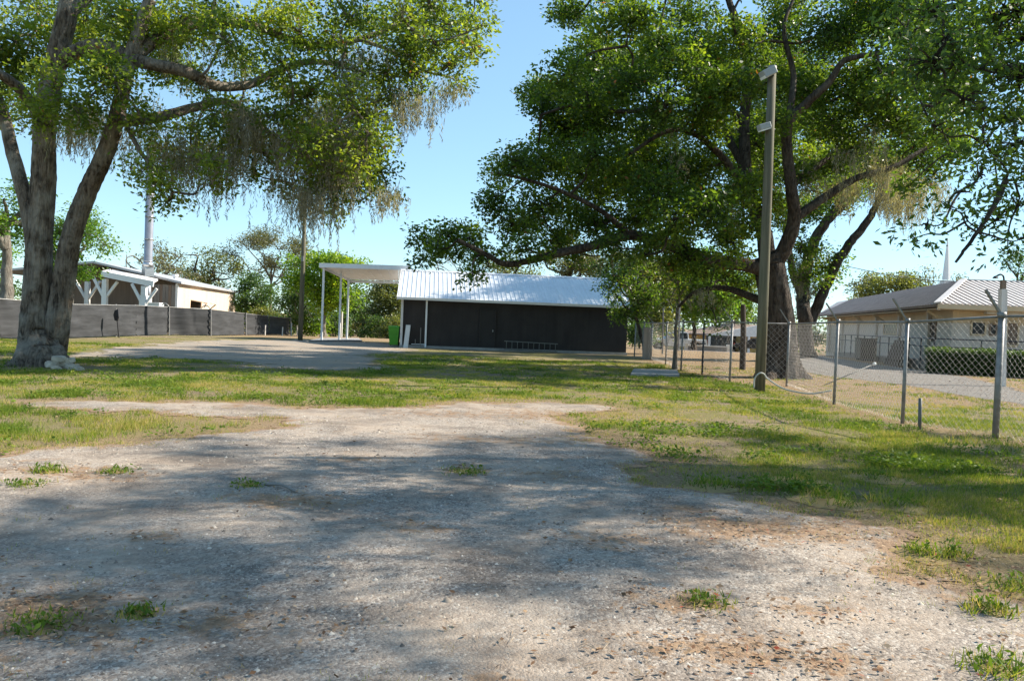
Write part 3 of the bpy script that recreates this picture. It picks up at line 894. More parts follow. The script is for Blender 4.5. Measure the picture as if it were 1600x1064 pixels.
# side wall in sheets
nS = 12
for i in range(nS):
    m2 = MB(); q0 = np.array([X0, Y0, 0]) + wdir * (wl * i / nS + .01); q1 = np.array([X0, Y0, 0]) + wdir * (wl * (i + 1) / nS - .01)
    if i in (2, 3):
        m2.prism([q0 + [0, 0, zb], q1 + [0, 0, zb], q1 + [0, 0, .95], q0 + [0, 0, .95]], wn_ * .06); m2.build('siding_sheet', MAT['tan_wall'], tb); m2 = MB()
        m2.prism([q0 + [0, 0, 2.15], q1 + [0, 0, 2.15], q1 + [0, 0, EH - .1], q0 + [0, 0, EH - .1]], wn_ * .06)
    else:
        m2.prism([q0 + [0, 0, zb], q1 + [0, 0, zb], q1 + [0, 0, EH - .1], q0 + [0, 0, EH - .1]], wn_ * .06)
    m2.build('siding_sheet', MAT['tan_wall'], tb)
# window with a propped awning shutter
w0 = np.array([X0, Y0, 0]) + wdir * (wl * 2 / nS); w1 = np.array([X0, Y0, 0]) + wdir * (wl * 4 / nS)
m2 = MB(); m2.prism([w0 + [0, 0, .95], w1 + [0, 0, .95], w1 + [0, 0, 2.15], w0 + [0, 0, 2.15]], -wn_ * .02); wi = m2.build('window', MAT['dark_glass'], tb)
m2 = MB()
m2.prism([w0 + wn_ * .07 + [0, 0, 2.2], w1 + wn_ * .07 + [0, 0, 2.2], w1 + wn_ * 1.2 + [0, 0, 2.0], w0 + wn_ * 1.2 + [0, 0, 2.0]], (0, 0, .06)); aw = m2.build('awning', MAT['tan_wall'], tb)
for q in (w0 + wdir * .1, w1 - wdir * .1):
    m2 = MB(); m2.beam(q + wn_ * .06 + [0, 0, 1.05], q + wn_ * 1.1 + [0, 0, 1.99], .08, .08); m2.build('strut', MAT['offwhite'], aw)
# roof
for pa, pb, nm in ((tp(X0 + .35, EH - .12), tp(pkx[0], pkx[2]), 'roof'), (tp(pkx[0], pkx[2]), tp(lf[0] - .4, lf[2] - .1), 'roof')):
    m2 = MB(); m2.prism([pa - wdir * .5, pb - wdir * .5, pb - wdir * .5 + [0, 0, .14], pa - wdir * .5 + [0, 0, .14]], wdir * (wl + .9)); m2.build(nm, MAT['roof_edge'], tb)
# boarded bay beside the corner
nbd = 9; bx0 = P(236, 460, WD)[0]
for i in range(nbd):
    xa = bx0 + (X0 - bx0) * i / nbd; xb = bx0 + (X0 - bx0) * (i + 1) / nbd - .015
    m2 = MB(); m2.box(((xa + xb) / 2, Y0 - .03 + .012 * (i % 2), (zb + EH - .2) / 2), (xb - xa, .05, EH - .2 - zb)); m2.build('board', MAT['grey_wood'] if i % 3 else MAT['brown_wood'], tb)
m2 = MB(); m2.box((X0 - .02, Y0 - .03, (zb + EH - .1) / 2), (.16, .16, EH - .1 - zb)); m2.build('corner_trim', MAT['white'], tb)
vb = P(274, 434, 60); m2 = MB(); m2.tube([vb - [0, 0, .4], vb + [0, 0, .1]], .14, 10); m2.tube([vb + [0, 0, .1], vb + [0, 0, .26]], .24, 10); m2.build('roof_vent', MAT['white'], tb)
vb = P(357, 455, 70); m2 = MB(); m2.tube([vb - [0, 0, .4], vb + [0, 0, .1]], .1, 10); m2.tube([vb + [0, 0, .1], vb + [0, 0, .22]], .16, 10); m2.build('roof_vent', MAT['white'], tb)
# flue stack
sk = thing('chimney_stack', 'tall silver metal flue rising through the workshop roof', 'chimney', P(231, 480, 51.6) * [1, 1, 0])
b0, b1, b2, b3 = P(231, 430, 51.6), P(231, 417, 51.6), P(231.5, 409, 51.6), P(236.5, 235, 51.6)
m2 = MB(); m2.tube([b0 - [0, 0, .1], b1], [.40, .40], 4); m2.build('base_box', MAT['steel_stack'], sk)
m2 = MB(); m2.tube([b1, b2], [.38, .27], 20); m2.build('cone', MAT['steel_stack'], sk, True)
nseg = 5
for i in range(nseg):
    pa = b2 + (b3 - b2) * i / nseg; pb = b2 + (b3 - b2) * (i + 1) / nseg - [0, 0, .012]
    m2 = MB(); m2.tube([pa, pa + [0, 0, .05], pa + [0, 0, .051], pb], [.285, .285, .265, .265], 20); m2.build('flue_section', MAT['steel_stack'], sk, True)
m2 = MB(); m2.tube([b3, b3 + [0, 0, .25], b3 + [0, 0, .45]], [.34, .34, .05], 16); m2.build('cap', MAT['steel_stack'], sk, True)
pl = P(231.5, 483, 51.6); m2 = MB(); m2.tube([pl, b0 - [0, 0, .1]], .2, 14); m2.build('lower_pipe', MAT['steel_stack'], sk, True)

# porch shelter with braces
pg = thing('porch_shelter', 'white timber shelter with braced posts before the workshop', 'shelter', P(200, 500, 48.5) * [1, 1, 0])
q0, q1 = P(166, 431, 44), P(237, 446, 42.5)
m2 = MB(); r0, r1 = P(100, 424, 46.8), P(172, 431, 48.0)
top_a, top_b = P(162, 428, 48.6), P(238, 444, 47.6)
back = np.array([-1.0, 3.0, .3]); wid = np.array([-3.0, 0, 0])
for i in range(6):
    u0, u1 = i / 6, (i + 1) / 6 - .005
    m2 = MB(); pA = top_a + (top_b - top_a) * u0; pB = top_a + (top_b - top_a) * u1
    m2.prism([pA, pB, pB + back, pA + back], (0, 0, .12)); m2.build('roof_board', MAT['offwhite'], pg)
m2 = MB(); m2.beam(top_a + [-.1, -.06, 0], top_b + [.1, -.06, 0], .07, .34); m2.build('fascia', MAT['white'], pg)
m2 = MB(); m2.beam(top_a + [-.1, -.06, 0], top_a + back * .98 + [-.1, -.06, 0], .07, .3); m2.build('fascia', MAT['offwhite'], pg)
for px_, dep_, bot in ((164, 48.7, 476), (225, 47.8, 478)):
    tq = P(px_ + .5, 436 if px_ < 200 else 447, dep_); bq = np.array([tq[0], tq[1], 0.0])
    m2 = MB(); m2.beam(bq, tq, .28, .28); m2.build('post', MAT['white'], pg)
    for s_ in (-1, 1):
        m2 = MB(); m2.beam(tq + [s_ * .08, 0, -1.1], tq + [s_ * .75, 0, -.02 - (.12 * s_)], .14, .14); m2.build('brace', MAT['white'], pg)
tq = P(137, 440, 51); bq = np.array([tq[0], tq[1], 0.0]); m2 = MB(); m2.beam(bq, tq, .26, .26); m2.build('post', MAT['offwhite'], pg)
for s_ in (-1, 1):
    m2 = MB(); m2.beam(tq + [s_ * .08, 0, -1.1], tq + [s_ * .8, 0, .05], .14, .14); m2.build('brace', MAT['offwhite'], pg)
# two cabinets under the shelter
cb = P(227, 480, 49.5); zt = P(227, 462, 49.5)[2]
t = thing('appliance_cabinet', 'pale tall metal cabinet under the white shelter', 'cabinet', (cb[0], cb[1], 0))
m2 = MB(); m2.box((cb[0], cb[1], zt / 2), (.55, .6, zt)); m2.build('body', MAT['blue_grey_box'], t, bevel=.02)
m2 = MB(); m2.box((cb[0], cb[1] - .31, zt / 2 + .2), (.46, .03, zt * .55)); m2.build('door', MAT['white'], t)
cb = P(241, 480, 49.2); zt = P(241, 474.5, 49.2)[2]
t = thing('low_freezer', 'low pale chest beside the flue behind the fence', 'chest', (cb[0], cb[1], 0))
m2 = MB(); m2.box((cb[0], cb[1], zt / 2), (.9, .7, zt)); m2.build('body', MAT['blue_grey_box'], t, bevel=.02)
m2 = MB(); m2.box((cb[0], cb[1], zt + .035), (.94, .74, .06)); m2.build('lid', MAT['white'], t, bevel=.01)

# ------------------------------------------------------------------ screened fence on the left
ft = thing('screened_fence', 'chain fence covered in dark grey windscreen mesh cloth', 'fence', G(200, 527))
SP = [(-130, 533, 462), (0, 530.5, 467), (105, 529, 475.5), (183, 526.5, 477), (213, 525, 477.5), (263, 524, 480), (328, 525, 483.5), (383, 522.5, 490), (420, 522, 494), (453, 521.5, 497.5)]
base = [G(a, b) if a < 370 else P(a, b, {383: 54.0, 420: 57.5, 453: 61.0}[a]) for a, b, c in SP]
for b_ in base: b_[2] = float(gz(b_[0], b_[1]))
tops = [P(a, c, b_[1]) for (a, b, c), b_ in zip(SP, base)]
rng = np.random.RandomState(5)
def cloth(a0, a1, t0, t1, seed):
    rg = np.random.RandomState(seed); nu, nv = 34, 10
    u = np.linspace(0, 1, nu)[None]; v = np.linspace(0, 1, nv)[:, None]
    L = np.linalg.norm(a1 - a0)
    B = (a0[None, None] * (1 - u[..., None]) + a1 * u[..., None]); T = (t0 * (1 - u[..., None]) + t1 * u[..., None])
    Pn = B * (1 - v[..., None]) + T * v[..., None]
    d = (a1 - a0) / L; nn = np.array([d[1], -d[0], 0])
    w = .10 * (fbm(u * L * .5 + seed * 7, v * 4 + seed + u * 1.5, 3) - .5) + .03 * np.sin(u * L * 5 + seed + v * 1.5) * (vnoise(u * L + seed, v * 3) > .45)
    tie = np.minimum(u, 1 - u) * L
    w = w + .06 * np.exp(-tie / .15) * np.sin(v * 28 + seed)
    Pn = Pn + w[..., None] * nn
    Pn[0, :, 2] += .03 + .05 * vnoise(u[0] * L * 2, 0 * u[0] + seed)
    idx = np.arange(nu * nv).reshape(nv, nu)
    return Pn.reshape(-1, 3), np.stack([idx[:-1, :-1], idx[:-1, 1:], idx[1:, 1:], idx[1:, :-1]], -1).reshape(-1, 4)
o0 = root_loc(ft)
for i in range(len(SP) - 1):
    v, f = cloth(base[i], base[i + 1], tops[i], tops[i + 1], i + 3)
    link('screen_panel', np_mesh('screen_panel', v - o0, f, MAT['tarp'], True), ft)
    m2 = MB(); m2.tube([tops[i], tops[i + 1]], .025, 6); m2.build('top_rail', MAT['galv'], ft)
for i, (b_, t_) in enumerate(zip(base, tops)):
    d = base[min(i + 1, len(base) - 1)] - base[max(i - 1, 0)]; d /= np.linalg.norm(d); nn = np.array([d[1], -d[0], 0])
    off = nn * (.07 if i in (5, 6, 7, 9) else -.06)
    m2 = MB(); m2.tube([b_ + off - [0, 0, .1], t_ + off + [0, 0, .06]], .04, 8); m2.build('post', MAT['galv'], ft)
    if i in (5, 6):
        m2 = MB(); m2.tube(catmull([t_ + off, t_ + off + [-.12, 0, .15], t_ + off + [-.3, 0, .22], t_ + off + [-.42, 0, .12]], 4), .03, 6); m2.build('barb_arm', MAT['galv'], ft)
# thin dark form with a broader top, set before the screen
sb = G(186, 528); st_ = P(182, 489, sb[1] - .1)
t = thing('dark_upright', 'thin black upright form with a broader dark top before the screened fence', 'dark_upright', sb)
m2 = MB(); m2.tube([sb, st_], .035, 6); m2.build('shaft', MAT['dark_metal'], t)
v = [st_ + [-.1, 0, .12], st_ + [.08, -.02, .2], st_ + [.13, -.03, -.2], st_ + [.06, 0, -.42], st_ + [-.1, .02, -.38], st_ + [-.16, .0, -.1]]
m2 = MB(); m2.prism(v, (0.01, .05, 0)); m2.build('upright_top', MAT['dark_metal'], t)
# slim far posts left of the carport
for i, (px_, py_, tp_) in enumerate(((414, 523, 508), (441, 524, 511), (455, 524, 505), (464, 525, 508))):
    b_ = P(px_, py_, 56.0 + 2 * i); b_[2] = float(gz(0, b_[1])); t_ = P(px_ + .7, tp_, b_[1]); m2 = MB(); m2.tube([b_, t_], .045, 6)
    o = m2.build('marker_post', MAT['offwhite'])
    tag(o, ['short pale post before the end of the screened fence', 'thin pale post second along the screened fence end', 'pale post at the very end of the screened fence', 'pale post just left of the tall wooden pole'][i], 'post', 'short posts by the screened fence end')
# tall wooden pole by the carport
pb = G(469, 532); pt = P(477.5, 300, pb[1]); t = thing('utility_pole', 'slim wooden utility pole standing left of the white carport', 'pole', pb)
m2 = MB(); m2.tube([pb - [0, 0, .2], pb * .5 + pt * .5, pt], [.15, .13, .1], 10); m2.build('shaft', MAT['pole'], t, True)
m2 = MB(); m2.box(pb * .45 + pt * .55 + [0, -.14, 0], (.14, .1, .3)); m2.build('bracket', MAT['galv'], t)

# white pole and dark pole between carport and trees
for i, (px_, py_, tp_, mt, r_) in enumerate(((533, 527, 452, 'offwhite', .09), (571, 523, 453, 'dark_wood', .11), (603, 527, 470, 'pale_bark', .09))):
    b_ = G(px_, py_); t_ = P(px_ + 2.5, tp_, b_[1]); m2 = MB(); m2.tube([b_, t_], [r_, r_ * .8], 8)
    o = m2.build('pole', MAT[mt]); tag(o, ['white pole standing beyond the carport posts', 'dark wooden pole among trees behind the carport', 'bleached bare pole behind the lime green bin'][i], 'pole')
# ------------------------------------------------------------------ chain-link fence on the right
cf = thing('chain_link_fence', 'galvanised chain-link fence with slanted barb arms receding on the right', 'fence', FENCE_PTS[3])
FT = [2.02, 2.0, 1.88, 1.88, 1.85, 1.85, 1.85, 1.85, 1.8, 1.8, 1.8, 1.8]
def chain(a, b, h, step):
    L = np.linalg.norm(b[:2] - a[:2]); d = (b - a) / L
    ncol = max(4, int(L / step)); nrow = int(h / step); seg = L / ncol
    V = []; Fq = []
    r = .0022 if step < .07 else .003
    up = np.array([0, 0, 1.0]); nn = np.array([d[1], -d[0], 0])
    for k in range(ncol):
        pts = np.array([a + d * seg * (k + ((j + k) % 2)) + up * (.03 + j * (h - .04) / nrow) for j in range(nrow + 1)])
        pts += nn * (.004 * np.where(np.arange(nrow + 1) % 2 == 0, 1, -1))[:, None]
        off = [d * r, -d * r * .5 + nn * r, -d * r * .5 - nn * r]
        base_i = len(V) * 3 * (nrow + 1)
        V.append(np.stack([pts + o_ for o_ in off], 1).reshape(-1, 3))
        i = np.arange(nrow)[:, None] * 3 + base_i; j = np.arange(3)[None]
        Fq.append(np.stack([i + j, i + (j + 1) % 3, i + 3 + (j + 1) % 3, i + 3 + j], -1).reshape(-1, 4))
    return np.concatenate(V), np.concatenate(Fq)
o0 = root_loc(cf)
for i in range(len(FENCE_PTS) - 1):
    a, b = FENCE_PTS[i], FENCE_PTS[i + 1]
    y = (a[1] + b[1]) / 2
    v, f = chain(a, b, (FT[i] + FT[i + 1]) / 2 - .03, .058 if y < 19 else (.085 if y < 28 else .12))
    link('chain_link_mesh', np_mesh('chain_link_mesh', v - o0, f, MAT['wire']), cf)
    m2 = MB(); m2.tube([a + [0, 0, FT[i] - .02], b + [0, 0, FT[i + 1] - .02]], .022, 8); m2.build('top_rail', MAT['galv'], cf, True)
for i, p in enumerate(FENCE_PTS):
    r_ = .05 if i in (1,) else .034
    m2 = MB(); lean = np.array([.03 * math.sin(i * 3.1), 0, 0])
    m2.tube([p - [0, 0, .15], p + lean + [0, 0, FT[i]]], r_, 10); po = m2.build('post', MAT['dark_metal'] if i == 6 else MAT['galv'], cf, True)
    m2 = MB(); m2.tube([p + lean + [0, 0, FT[i] - .03], p + lean + [0, 0, FT[i] + .05]], r_ * 1.35, 10); m2.build('post_cap', MAT['galv'], po, True)
    if i in (0, 1, 2, 3, 4, 5, 6, 7, 9):
        m2 = MB(); q = p + lean + [0, 0, FT[i]]
        m2.beam(q + [0, 0, -.01], q + [-.30, -.03, .40], .045, .02 + .012 * (i == 1)); m2.build('barb_arm', MAT['galv'], cf)
# short pipe stub before the fence
pb = G(1437, 671); pt = P(1438, 622, pb[1])
mb = MB(); mb.tube([pb - [0, 0, .1], pt], .03, 10); o = mb.build('pipe_stub', MAT['dull_alloy'], None, True); tag(o, 'short rusty grey pipe sticking up before the chain-link fence', 'pipe')
# pale rod propped beyond the fence
ra = G(1300, 606) + [0, .2, 0]; rb = P(1366, 568.5, ra[1] + .9)
t = thing('propped_rod', 'pale rod slanting up to a white tip behind the fence', 'rod', ra)
m2 = MB(); m2.tube([ra + [0, .5, 0], rb], .016, 8); m2.build('rod', MAT['dull_alloy'], t, True)
m2 = MB(); m2.tube([rb - [.04, 0, .02], rb + [.04, 0, .02]], .045, 8); m2.build('tip', MAT['white'], t, True)

# ------------------------------------------------------------------ wooden light pole by the oak
LB = G(1187, 612); LT = P(1206.5, 107, LB[1])
lp = thing('light_pole', 'greenish weathered wooden pole carrying two flood lights', 'light pole', LB)
m2 = MB(); m2.tube([LB - [0, 0, .2], LB * .66 + LT * .34, LB * .33 + LT * .67, LT], [.14, .13, .12, .105], 16); m2.build('shaft', MAT['pole'], lp, True)
m2 = MB(); m2.tube([LT - [0, 0, .02], LT + [0, 0, .05]], [.118, .11], 14); m2.build('pole_cap', MAT['galv'], lp)
h0 = P(1203, 117, LB[1] - .16)
m2 = MB(); m2.beam(h0 + [.1, 0, .12], h0 + [-.22, -.05, -.05], .3, .2); fl = m2.build('flood_light', MAT['lamp_grey'], lp, bevel=.02)
m2 = MB(); m2.beam(h0 + [.06, -.01, .03], h0 + [-.20, -.06, -.12], .24, .07); m2.build('lens', MAT['lamp_glass'], fl)
h1 = P(1201, 196, LB[1] - .1)
m2 = MB(); m2.tube([h1 + [.1, .06, -.15], h1 + [-.05, 0, -.02]], .025, 8); m2.build('bracket', MAT['galv'], lp)
m2 = MB(); m2.beam(h1 + [.02, 0, 0], h1 + [-.27, -.05, -.1], .22, .16); fl = m2.build('flood_light', MAT['lamp_grey'], lp, bevel=.02)
m2 = MB(); m2.beam(h1 + [.02, -.01, -.07], h1 + [-.24, -.06, -.17], .17, .06); m2.build('lens', MAT['lamp_glass'], fl)
# pale hose looped round the pole, trailing to the fence
pts = [P(1178, 606, LB[1] - .25), P(1179, 592, LB[1] - .26), P(1186, 583.5, LB[1] - .28), P(1193, 584, LB[1] - .26), P(1200, 592, LB[1] - .25), P(1222, 606, LB[1] - .5), P(1245, 612.5, LB[1] - .9), P(1270, 615, LB[1] - 1.6), P(1300, 610, LB[1] - 1.9)]
pts[0][2] = max(.02, pts[0][2])
m2 = MB(); m2.tube(catmull(pts, 6), .02, 8); o = m2.build('hose', MAT['hose'], None, True); tag(o, 'pale hose looped over the light pole and trailing to the fence', 'hose')

# ------------------------------------------------------------------ the cream church building on the right
K = P(1465, 474.5, 38.3); KH = K[2]
cdir = P(1275, 495, 74); cdir = np.array([cdir[0] - K[0], cdir[1] - K[1], 0]); cl = np.linalg.norm(cdir); cdir /= cl   # left wing runs away
rdir = np.array([math.cos(-.05), math.sin(-.05), 0])                                                                  # front wing runs right
cn = np.array([cdir[1], -cdir[0], 0]); cn = -cn if cn[0] > 0 else cn          # outward normal of left wall (towards -x)
rn = np.array([rdir[1], -rdir[0], 0]); rn = -rn if rn[1] > 0 else rn          # outward normal of front wall (towards camera)
ch = thing('church_hall', 'long cream hall with a brown ribbed metal hip roof', 'building', (K[0], K[1], 0))
OV = 1.25
rl = 22.0
wk = np.array([K[0], K[1], 0]) - cn * OV - rn * OV
zb = -1.2
# walls (wainscot below, cream above)
def wallslab(a, b, z0, z1, n, th): 
    m = MB(); m.prism([a + [0, 0, z0], b + [0, 0, z0], b + [0, 0, z1], a + [0, 0, z1]], -n * th); return m
wallslab(wk, wk + cdir * (cl - 1), .0 + zb, 2.35, cn, .2).build('lower_wall', MAT['church_lower'], ch)
wallslab(wk - cn * .02, wk - cn * .02 + cdir * (cl - 1), 2.353, KH + .05, cn, .2).build('upper_wall', MAT['church_wall'], ch)
wallslab(wk + rdir * .21, wk + rdir * rl, zb, 2.35, rn, .2).build('lower_wall', MAT['church_lower'], ch)
wallslab(wk - rn * .02 + rdir * .21, wk - rn * .02 + rdir * rl, 2.353, KH + .05, rn, .2).build('upper_wall', MAT['church_wall'], ch)
# roof planes
Kc = np.array([K[0], K[1], KH])
RC = P(1506, 438, 43.6)
hgt = RC[2] - KH
Lend = Kc + cdir * cl
LR = RC + cdir * (cl + .6); 
Rend = Kc + rdir * rl; RR = RC + rdir * (rl - 3)
def roofslab(q, name, mat, th=.12):
    n = np.cross(np.array(q[1]) - q[0], np.array(q[2]) - q[0]); n /= np.linalg.norm(n); n = n if n[2] > 0 else -n
    m = MB(); m.prism([np.array(p) - n * th for p in q], n * th); return m.build(name, mat, ch), n
rlft, n1 = roofslab([Kc, RC, LR, Lend], 'left_roof', MAT['church_roof'])
rfrt, n2 = roofslab([Kc, Rend, RR, RC], 'front_roof', MAT['church_roof'])
roofslab([RC, RC + rdir * 18 + [0, 0, -1.2], LR + rdir * 18 + [0, 0, -1.2], LR], 'rear_roof', MAT['church_roof'])
# standing ribs: run down the slope
def ribs(e0, e1, r0, r1, n, count, th):
    out = []
    ed = (e1 - e0); el = np.linalg.norm(ed); ed = ed / el
    rd0 = (r0 - e0) @ ed
    sl = (r0 - e0) - ed * rd0                      # straight up-slope vector
    for k in range(count):
        s = (k + .5) / count * el
        f = min(1, s / rd0) if rd0 > 0 else 1
        a = e0 + ed * s + n * .02; b = a + sl * f
        m = MB(); m.beam(a, b, th, .05, n); out.append(m)
    return out
for m in ribs(Kc, Rend, RC, RR, n2, 70, .13): m.build('roof_rib', MAT['roof_rib'], rfrt)
for m in ribs(Kc, Lend, RC, LR, n1, 80, .05): m.build('roof_rib', MAT['church_roof'], rlft)
m2 = MB(); m2.beam(Kc + (n1 + n2) * .03, RC + (n1 + n2) * .03, .32, .06, n1 + n2); m2.build('hip_cap', MAT['roof_rib'], ch)
m2 = MB(); m2.beam(RC + [0, 0, .03], RR + [0, 0, .03], .3, .06); m2.build('ridge_cap', MAT['roof_rib'], ch)
m2 = MB(); m2.beam(Kc + cn * .02 - [0, 0, .08], Lend + cn * .02 - [0, 0, .08], .05, .14); m2.build('fascia', MAT['brown_wood'], ch)
m2 = MB(); m2.beam(Kc + rn * .02 - [0, 0, .12], Rend + rn * .02 - [0, 0, .12], .05, .22); m2.build('fascia', MAT['church_wall'], ch)
m2 = MB(); m2.prism([Kc - [0, 0, .25], Kc - [0, 0, .25] + cdir * cl, wk + [0, 0, KH - .25] + cdir * cl, wk + [0, 0, KH - .25]], (0, 0, .03)); m2.build('soffit', MAT['church_wall'], ch)
m2 = MB(); m2.prism([Kc - [0, 0, .255], Kc - [0, 0, .255] + rdir * rl, wk + [0, 0, KH - .255] + rdir * rl, wk + [0, 0, KH - .255]], (0, 0, .03)); m2.build('soffit', MAT['church_wall'], ch)
# roof braces on the wall, posts
for k in range(6):
    s = 1.0 + k * 6.0
    m2 = MB(); m2.beam(wk + cn * .05 + cdir * s + [0, 0, 2.45], Kc + cdir * (s + 1.2) - cn * .15 - [0, 0, .3], .1, .12); m2.build('brace', MAT['church_wall'], ch)
    m2 = MB(); m2.beam(wk + cn * .1 + cdir * (s + 2.5) + [0, 0, .0], wk + cn * .1 + cdir * (s + 2.5) + [0, 0, KH - .3], .18, .18); m2.build('pilaster', MAT['church_lower'], ch)
for k in range(3):
    m2 = MB(); m2.beam(wk + rn * .05 + rdir * (2.0 + 5 * k) + [0, 0, 2.4], Kc + rdir * (3.4 + 5 * k) - rn * .15 - [0, 0, .3], .1, .12); m2.build('brace', MAT['church_wall'], ch)
def on_left(px, py):
    v = ray(px, py); o = np.array([0, 0, CAM_Z]); return o + v * (((wk - o) @ cn) / (v @ cn))
def on_front(px, py):
    v = ray(px, py); o = np.array([0, 0, CAM_Z]); return o + v * (((wk - o) @ rn) / (v @ rn))
def opening(px0, px1, py0, py1, fn, d, n, name, mat, fmat):
    a = fn((px0), (py0 + py1) / 2); b = fn(px1, (py0 + py1) / 2); zt = fn((px0 + px1) / 2, py0)[2]; zb_ = fn((px0 + px1) / 2, py1)[2]
    m = MB(); m.prism([a * [1, 1, 0] + [0, 0, zb_], b * [1, 1, 0] + [0, 0, zb_], b * [1, 1, 0] + [0, 0, zt], a * [1, 1, 0] + [0, 0, zt]], n * .03); o = m.build(name, mat, ch)
    m = MB(); A, B = a * [1, 1, 0] + n * .04, b * [1, 1, 0] + n * .04
    w = .07
    m.beam(A + [0, 0, zt], B + [0, 0, zt], .08, w); m.beam(A + [0, 0, zb_], B + [0, 0, zb_], .08, w)
    m.beam(A + [0, 0, zb_ + .036], A + [0, 0, zt - .036], w, .078); m.beam(B + [0, 0, zb_ + .036], B + [0, 0, zt - .036], w, .078)
    m.build('frame', fmat, o); return o
opening(1452, 1463, 500, 532, on_left, cdir, cn, 'door', MAT['dark_wood'], MAT['brown_wood'])
opening(1382, 1402, 506, 522, on_left, cdir, cn, 'window', MAT['dark_glass'], MAT['church_wall'])
opening(1517, 1539, 503, 523, on_front, rdir, rn, 'window', MAT['dark_glass'], MAT['church_wall'])
opening(1546, 1556, 507, 523, on_front, rdir, rn, 'window', MAT['dark_glass'], MAT['brown_wood'])
opening(1572, 1590, 504, 540, on_front, rdir, rn, 'door', MAT['brown_wood'], MAT['church_wall'])
lb_ = P(1467, 481.5, 38.6); m2 = MB(); m2.tube([lb_ + [0, 0, .1], lb_ + [0, 0, .05], lb_ - [0, 0, .07], lb_ - [0, 0, .1]], [.05, .1, .1, .04], 12); m2.build('eave_lamp', MAT['lamp_glass'], ch, True)
m2 = MB(); m2.beam(on_front(1534, 486) + rn * .35, on_front(1640, 490) + rn * .35, .3, .3); m2.build('sign_band', MAT['offwhite'], ch)
# raised porch with a two-rail railing
pr = thing('porch_railing', 'dark two-rail railing along the hall porch', 'railing', wk + cn * 1.4)
ra0 = wk + cn * 1.35 + rn * 1.35
for zz in (1.16, 1.55):
    m2 = MB(); m2.tube([ra0 + [0, 0, zz], ra0 + cdir * 24 + [0, 0, zz]], .035, 6); m2.build('rail', MAT['dark_metal'], pr)
    m2 = MB(); m2.tube([ra0 + [0, 0, zz], ra0 + rdir * 16 + [0, 0, zz]], .035, 6); m2.build('rail', MAT['dark_metal'], pr)
for k in range(12):
    q = ra0 + cdir * (k * 2.18); m2 = MB(); m2.tube([q + [0, 0, 0], q + [0, 0, 1.56]], .035, 6); m2.build('baluster', MAT['dark_metal'], pr)
for k in range(1, 8):
    q = ra0 + rdir * (k * 2.2); m2 = MB(); m2.tube([q + [0, 0, 0], q + [0, 0, 1.56]], .035, 6); m2.build('baluster', MAT['dark_metal'], pr)
m2 = MB(); m2.prism([ra0 - [0, 0, .6], ra0 + cdir * 26 - [0, 0, .9], ra0 + cdir * 26 - [0, 0, .9] - cn * 1.3, ra0 - [0, 0, .6] - cn * 1.3], (0, 0, 1.05)); m2.build('porch_floor', MAT['grey_wood'], pr)
# dark bin and slanted boards by the railing
q = ra0 + cdir * 11.5 + cn * .7
t = thing('storage_bin', 'dark boxy lidded bin standing beside the porch railing', 'bin', q)
m2 = MB(); m2.box(q + [0, 0, .72], (1.7, .9, 1.2), math.atan2(cdir[1], cdir[0])); m2.build('body', MAT['dark_metal'], t, bevel=.03)
m2 = MB(); m2.box(q + [0, 0, 1.36], (1.78, .98, .07), math.atan2(cdir[1], cdir[0])); m2.build('lid', MAT['rubber'], t, bevel=.02)
for s_ in (-1, 1):
    m2 = MB(); m2.box(q + cdir * s_ * .7 + [0, 0, .06], (.1, .7, .11), math.atan2(cdir[1], cdir[0])); m2.build('foot', MAT['dark_metal'], t)
q = ra0 + cdir * 3.4 + cn * .45
t = thing('slatted_board', 'dark brown slatted panel leaning against the porch railing by the hedge', 'panel', q)
for k in range(7):
    a = q + cdir * (k * .42) + cn * .35; m2 = MB(); m2.beam(a, a - cn * .5 + [0, 0, 1.38], .38, .05, cn); m2.build('slat', MAT['dark_wood'], t)
for zz in (.3, 1.05):
    a = q + cn * (.35 - .5 * zz / 1.38 + .06) + [0, 0, zz]; m2 = MB(); m2.beam(a - cdir * .2, a + cdir * 2.75, .05, .1); m2.build('batten', MAT['dark_wood'], t)
# steeple beyond
sp0, sp1 = P(1478.5, 437, 92), P(1481, 372, 92)
t = thing('steeple', 'slim white pointed church steeple rising behind the hall roof', 'steeple', (sp0[0], sp0[1], gz(0, 92)))
m2 = MB(); w_ = px2m(6.2, 92); m2.tube([sp0, sp1], [w_, .06], 8); m2.build('spire', MAT['white'], t)
m2 = MB(); m2.box((sp0[0], sp0[1], (sp0[2] + float(gz(0, 92))) / 2 - .1), (w_ * 2.2, w_ * 2.2, sp0[2] - float(gz(0, 92)))); m2.build('tower', MAT['white'], t)
# grey lamp pole in the hall yard
a = G(1565, 604); b = P(1567, 452, a[1])
t = thing('yard_lamp_pole', 'pale square pole with a hooked lamp beyond the fence', 'lamp pole', a)
m2 = MB(); m2.beam(a - [0, 0, .1], b, .2, .2); m2.build('shaft', MAT['offwhite'], t)
m2 = MB(); m2.box(b + [0, 0, .1], (.14, .14, .42)); m2.build('meter_box', MAT['brown_wood'], t)
e = P(1566.5, 431, a[1]); m2 = MB(); m2.tube(catmull([b + [.03, 0, .2], e + [.03, 0, -.02], e + [-.08, 0, .04], e + [-.24, 0, -.04]], 5), .03, 8); m2.build('lamp_arm', MAT['dark_metal'], t, True)
m2 = MB(); m2.tube([e + [-.24, 0, -.02], e + [-.24, 0, -.1]], [.05, .1], 10); m2.build('lamp_head', MAT['dark_metal'], t)

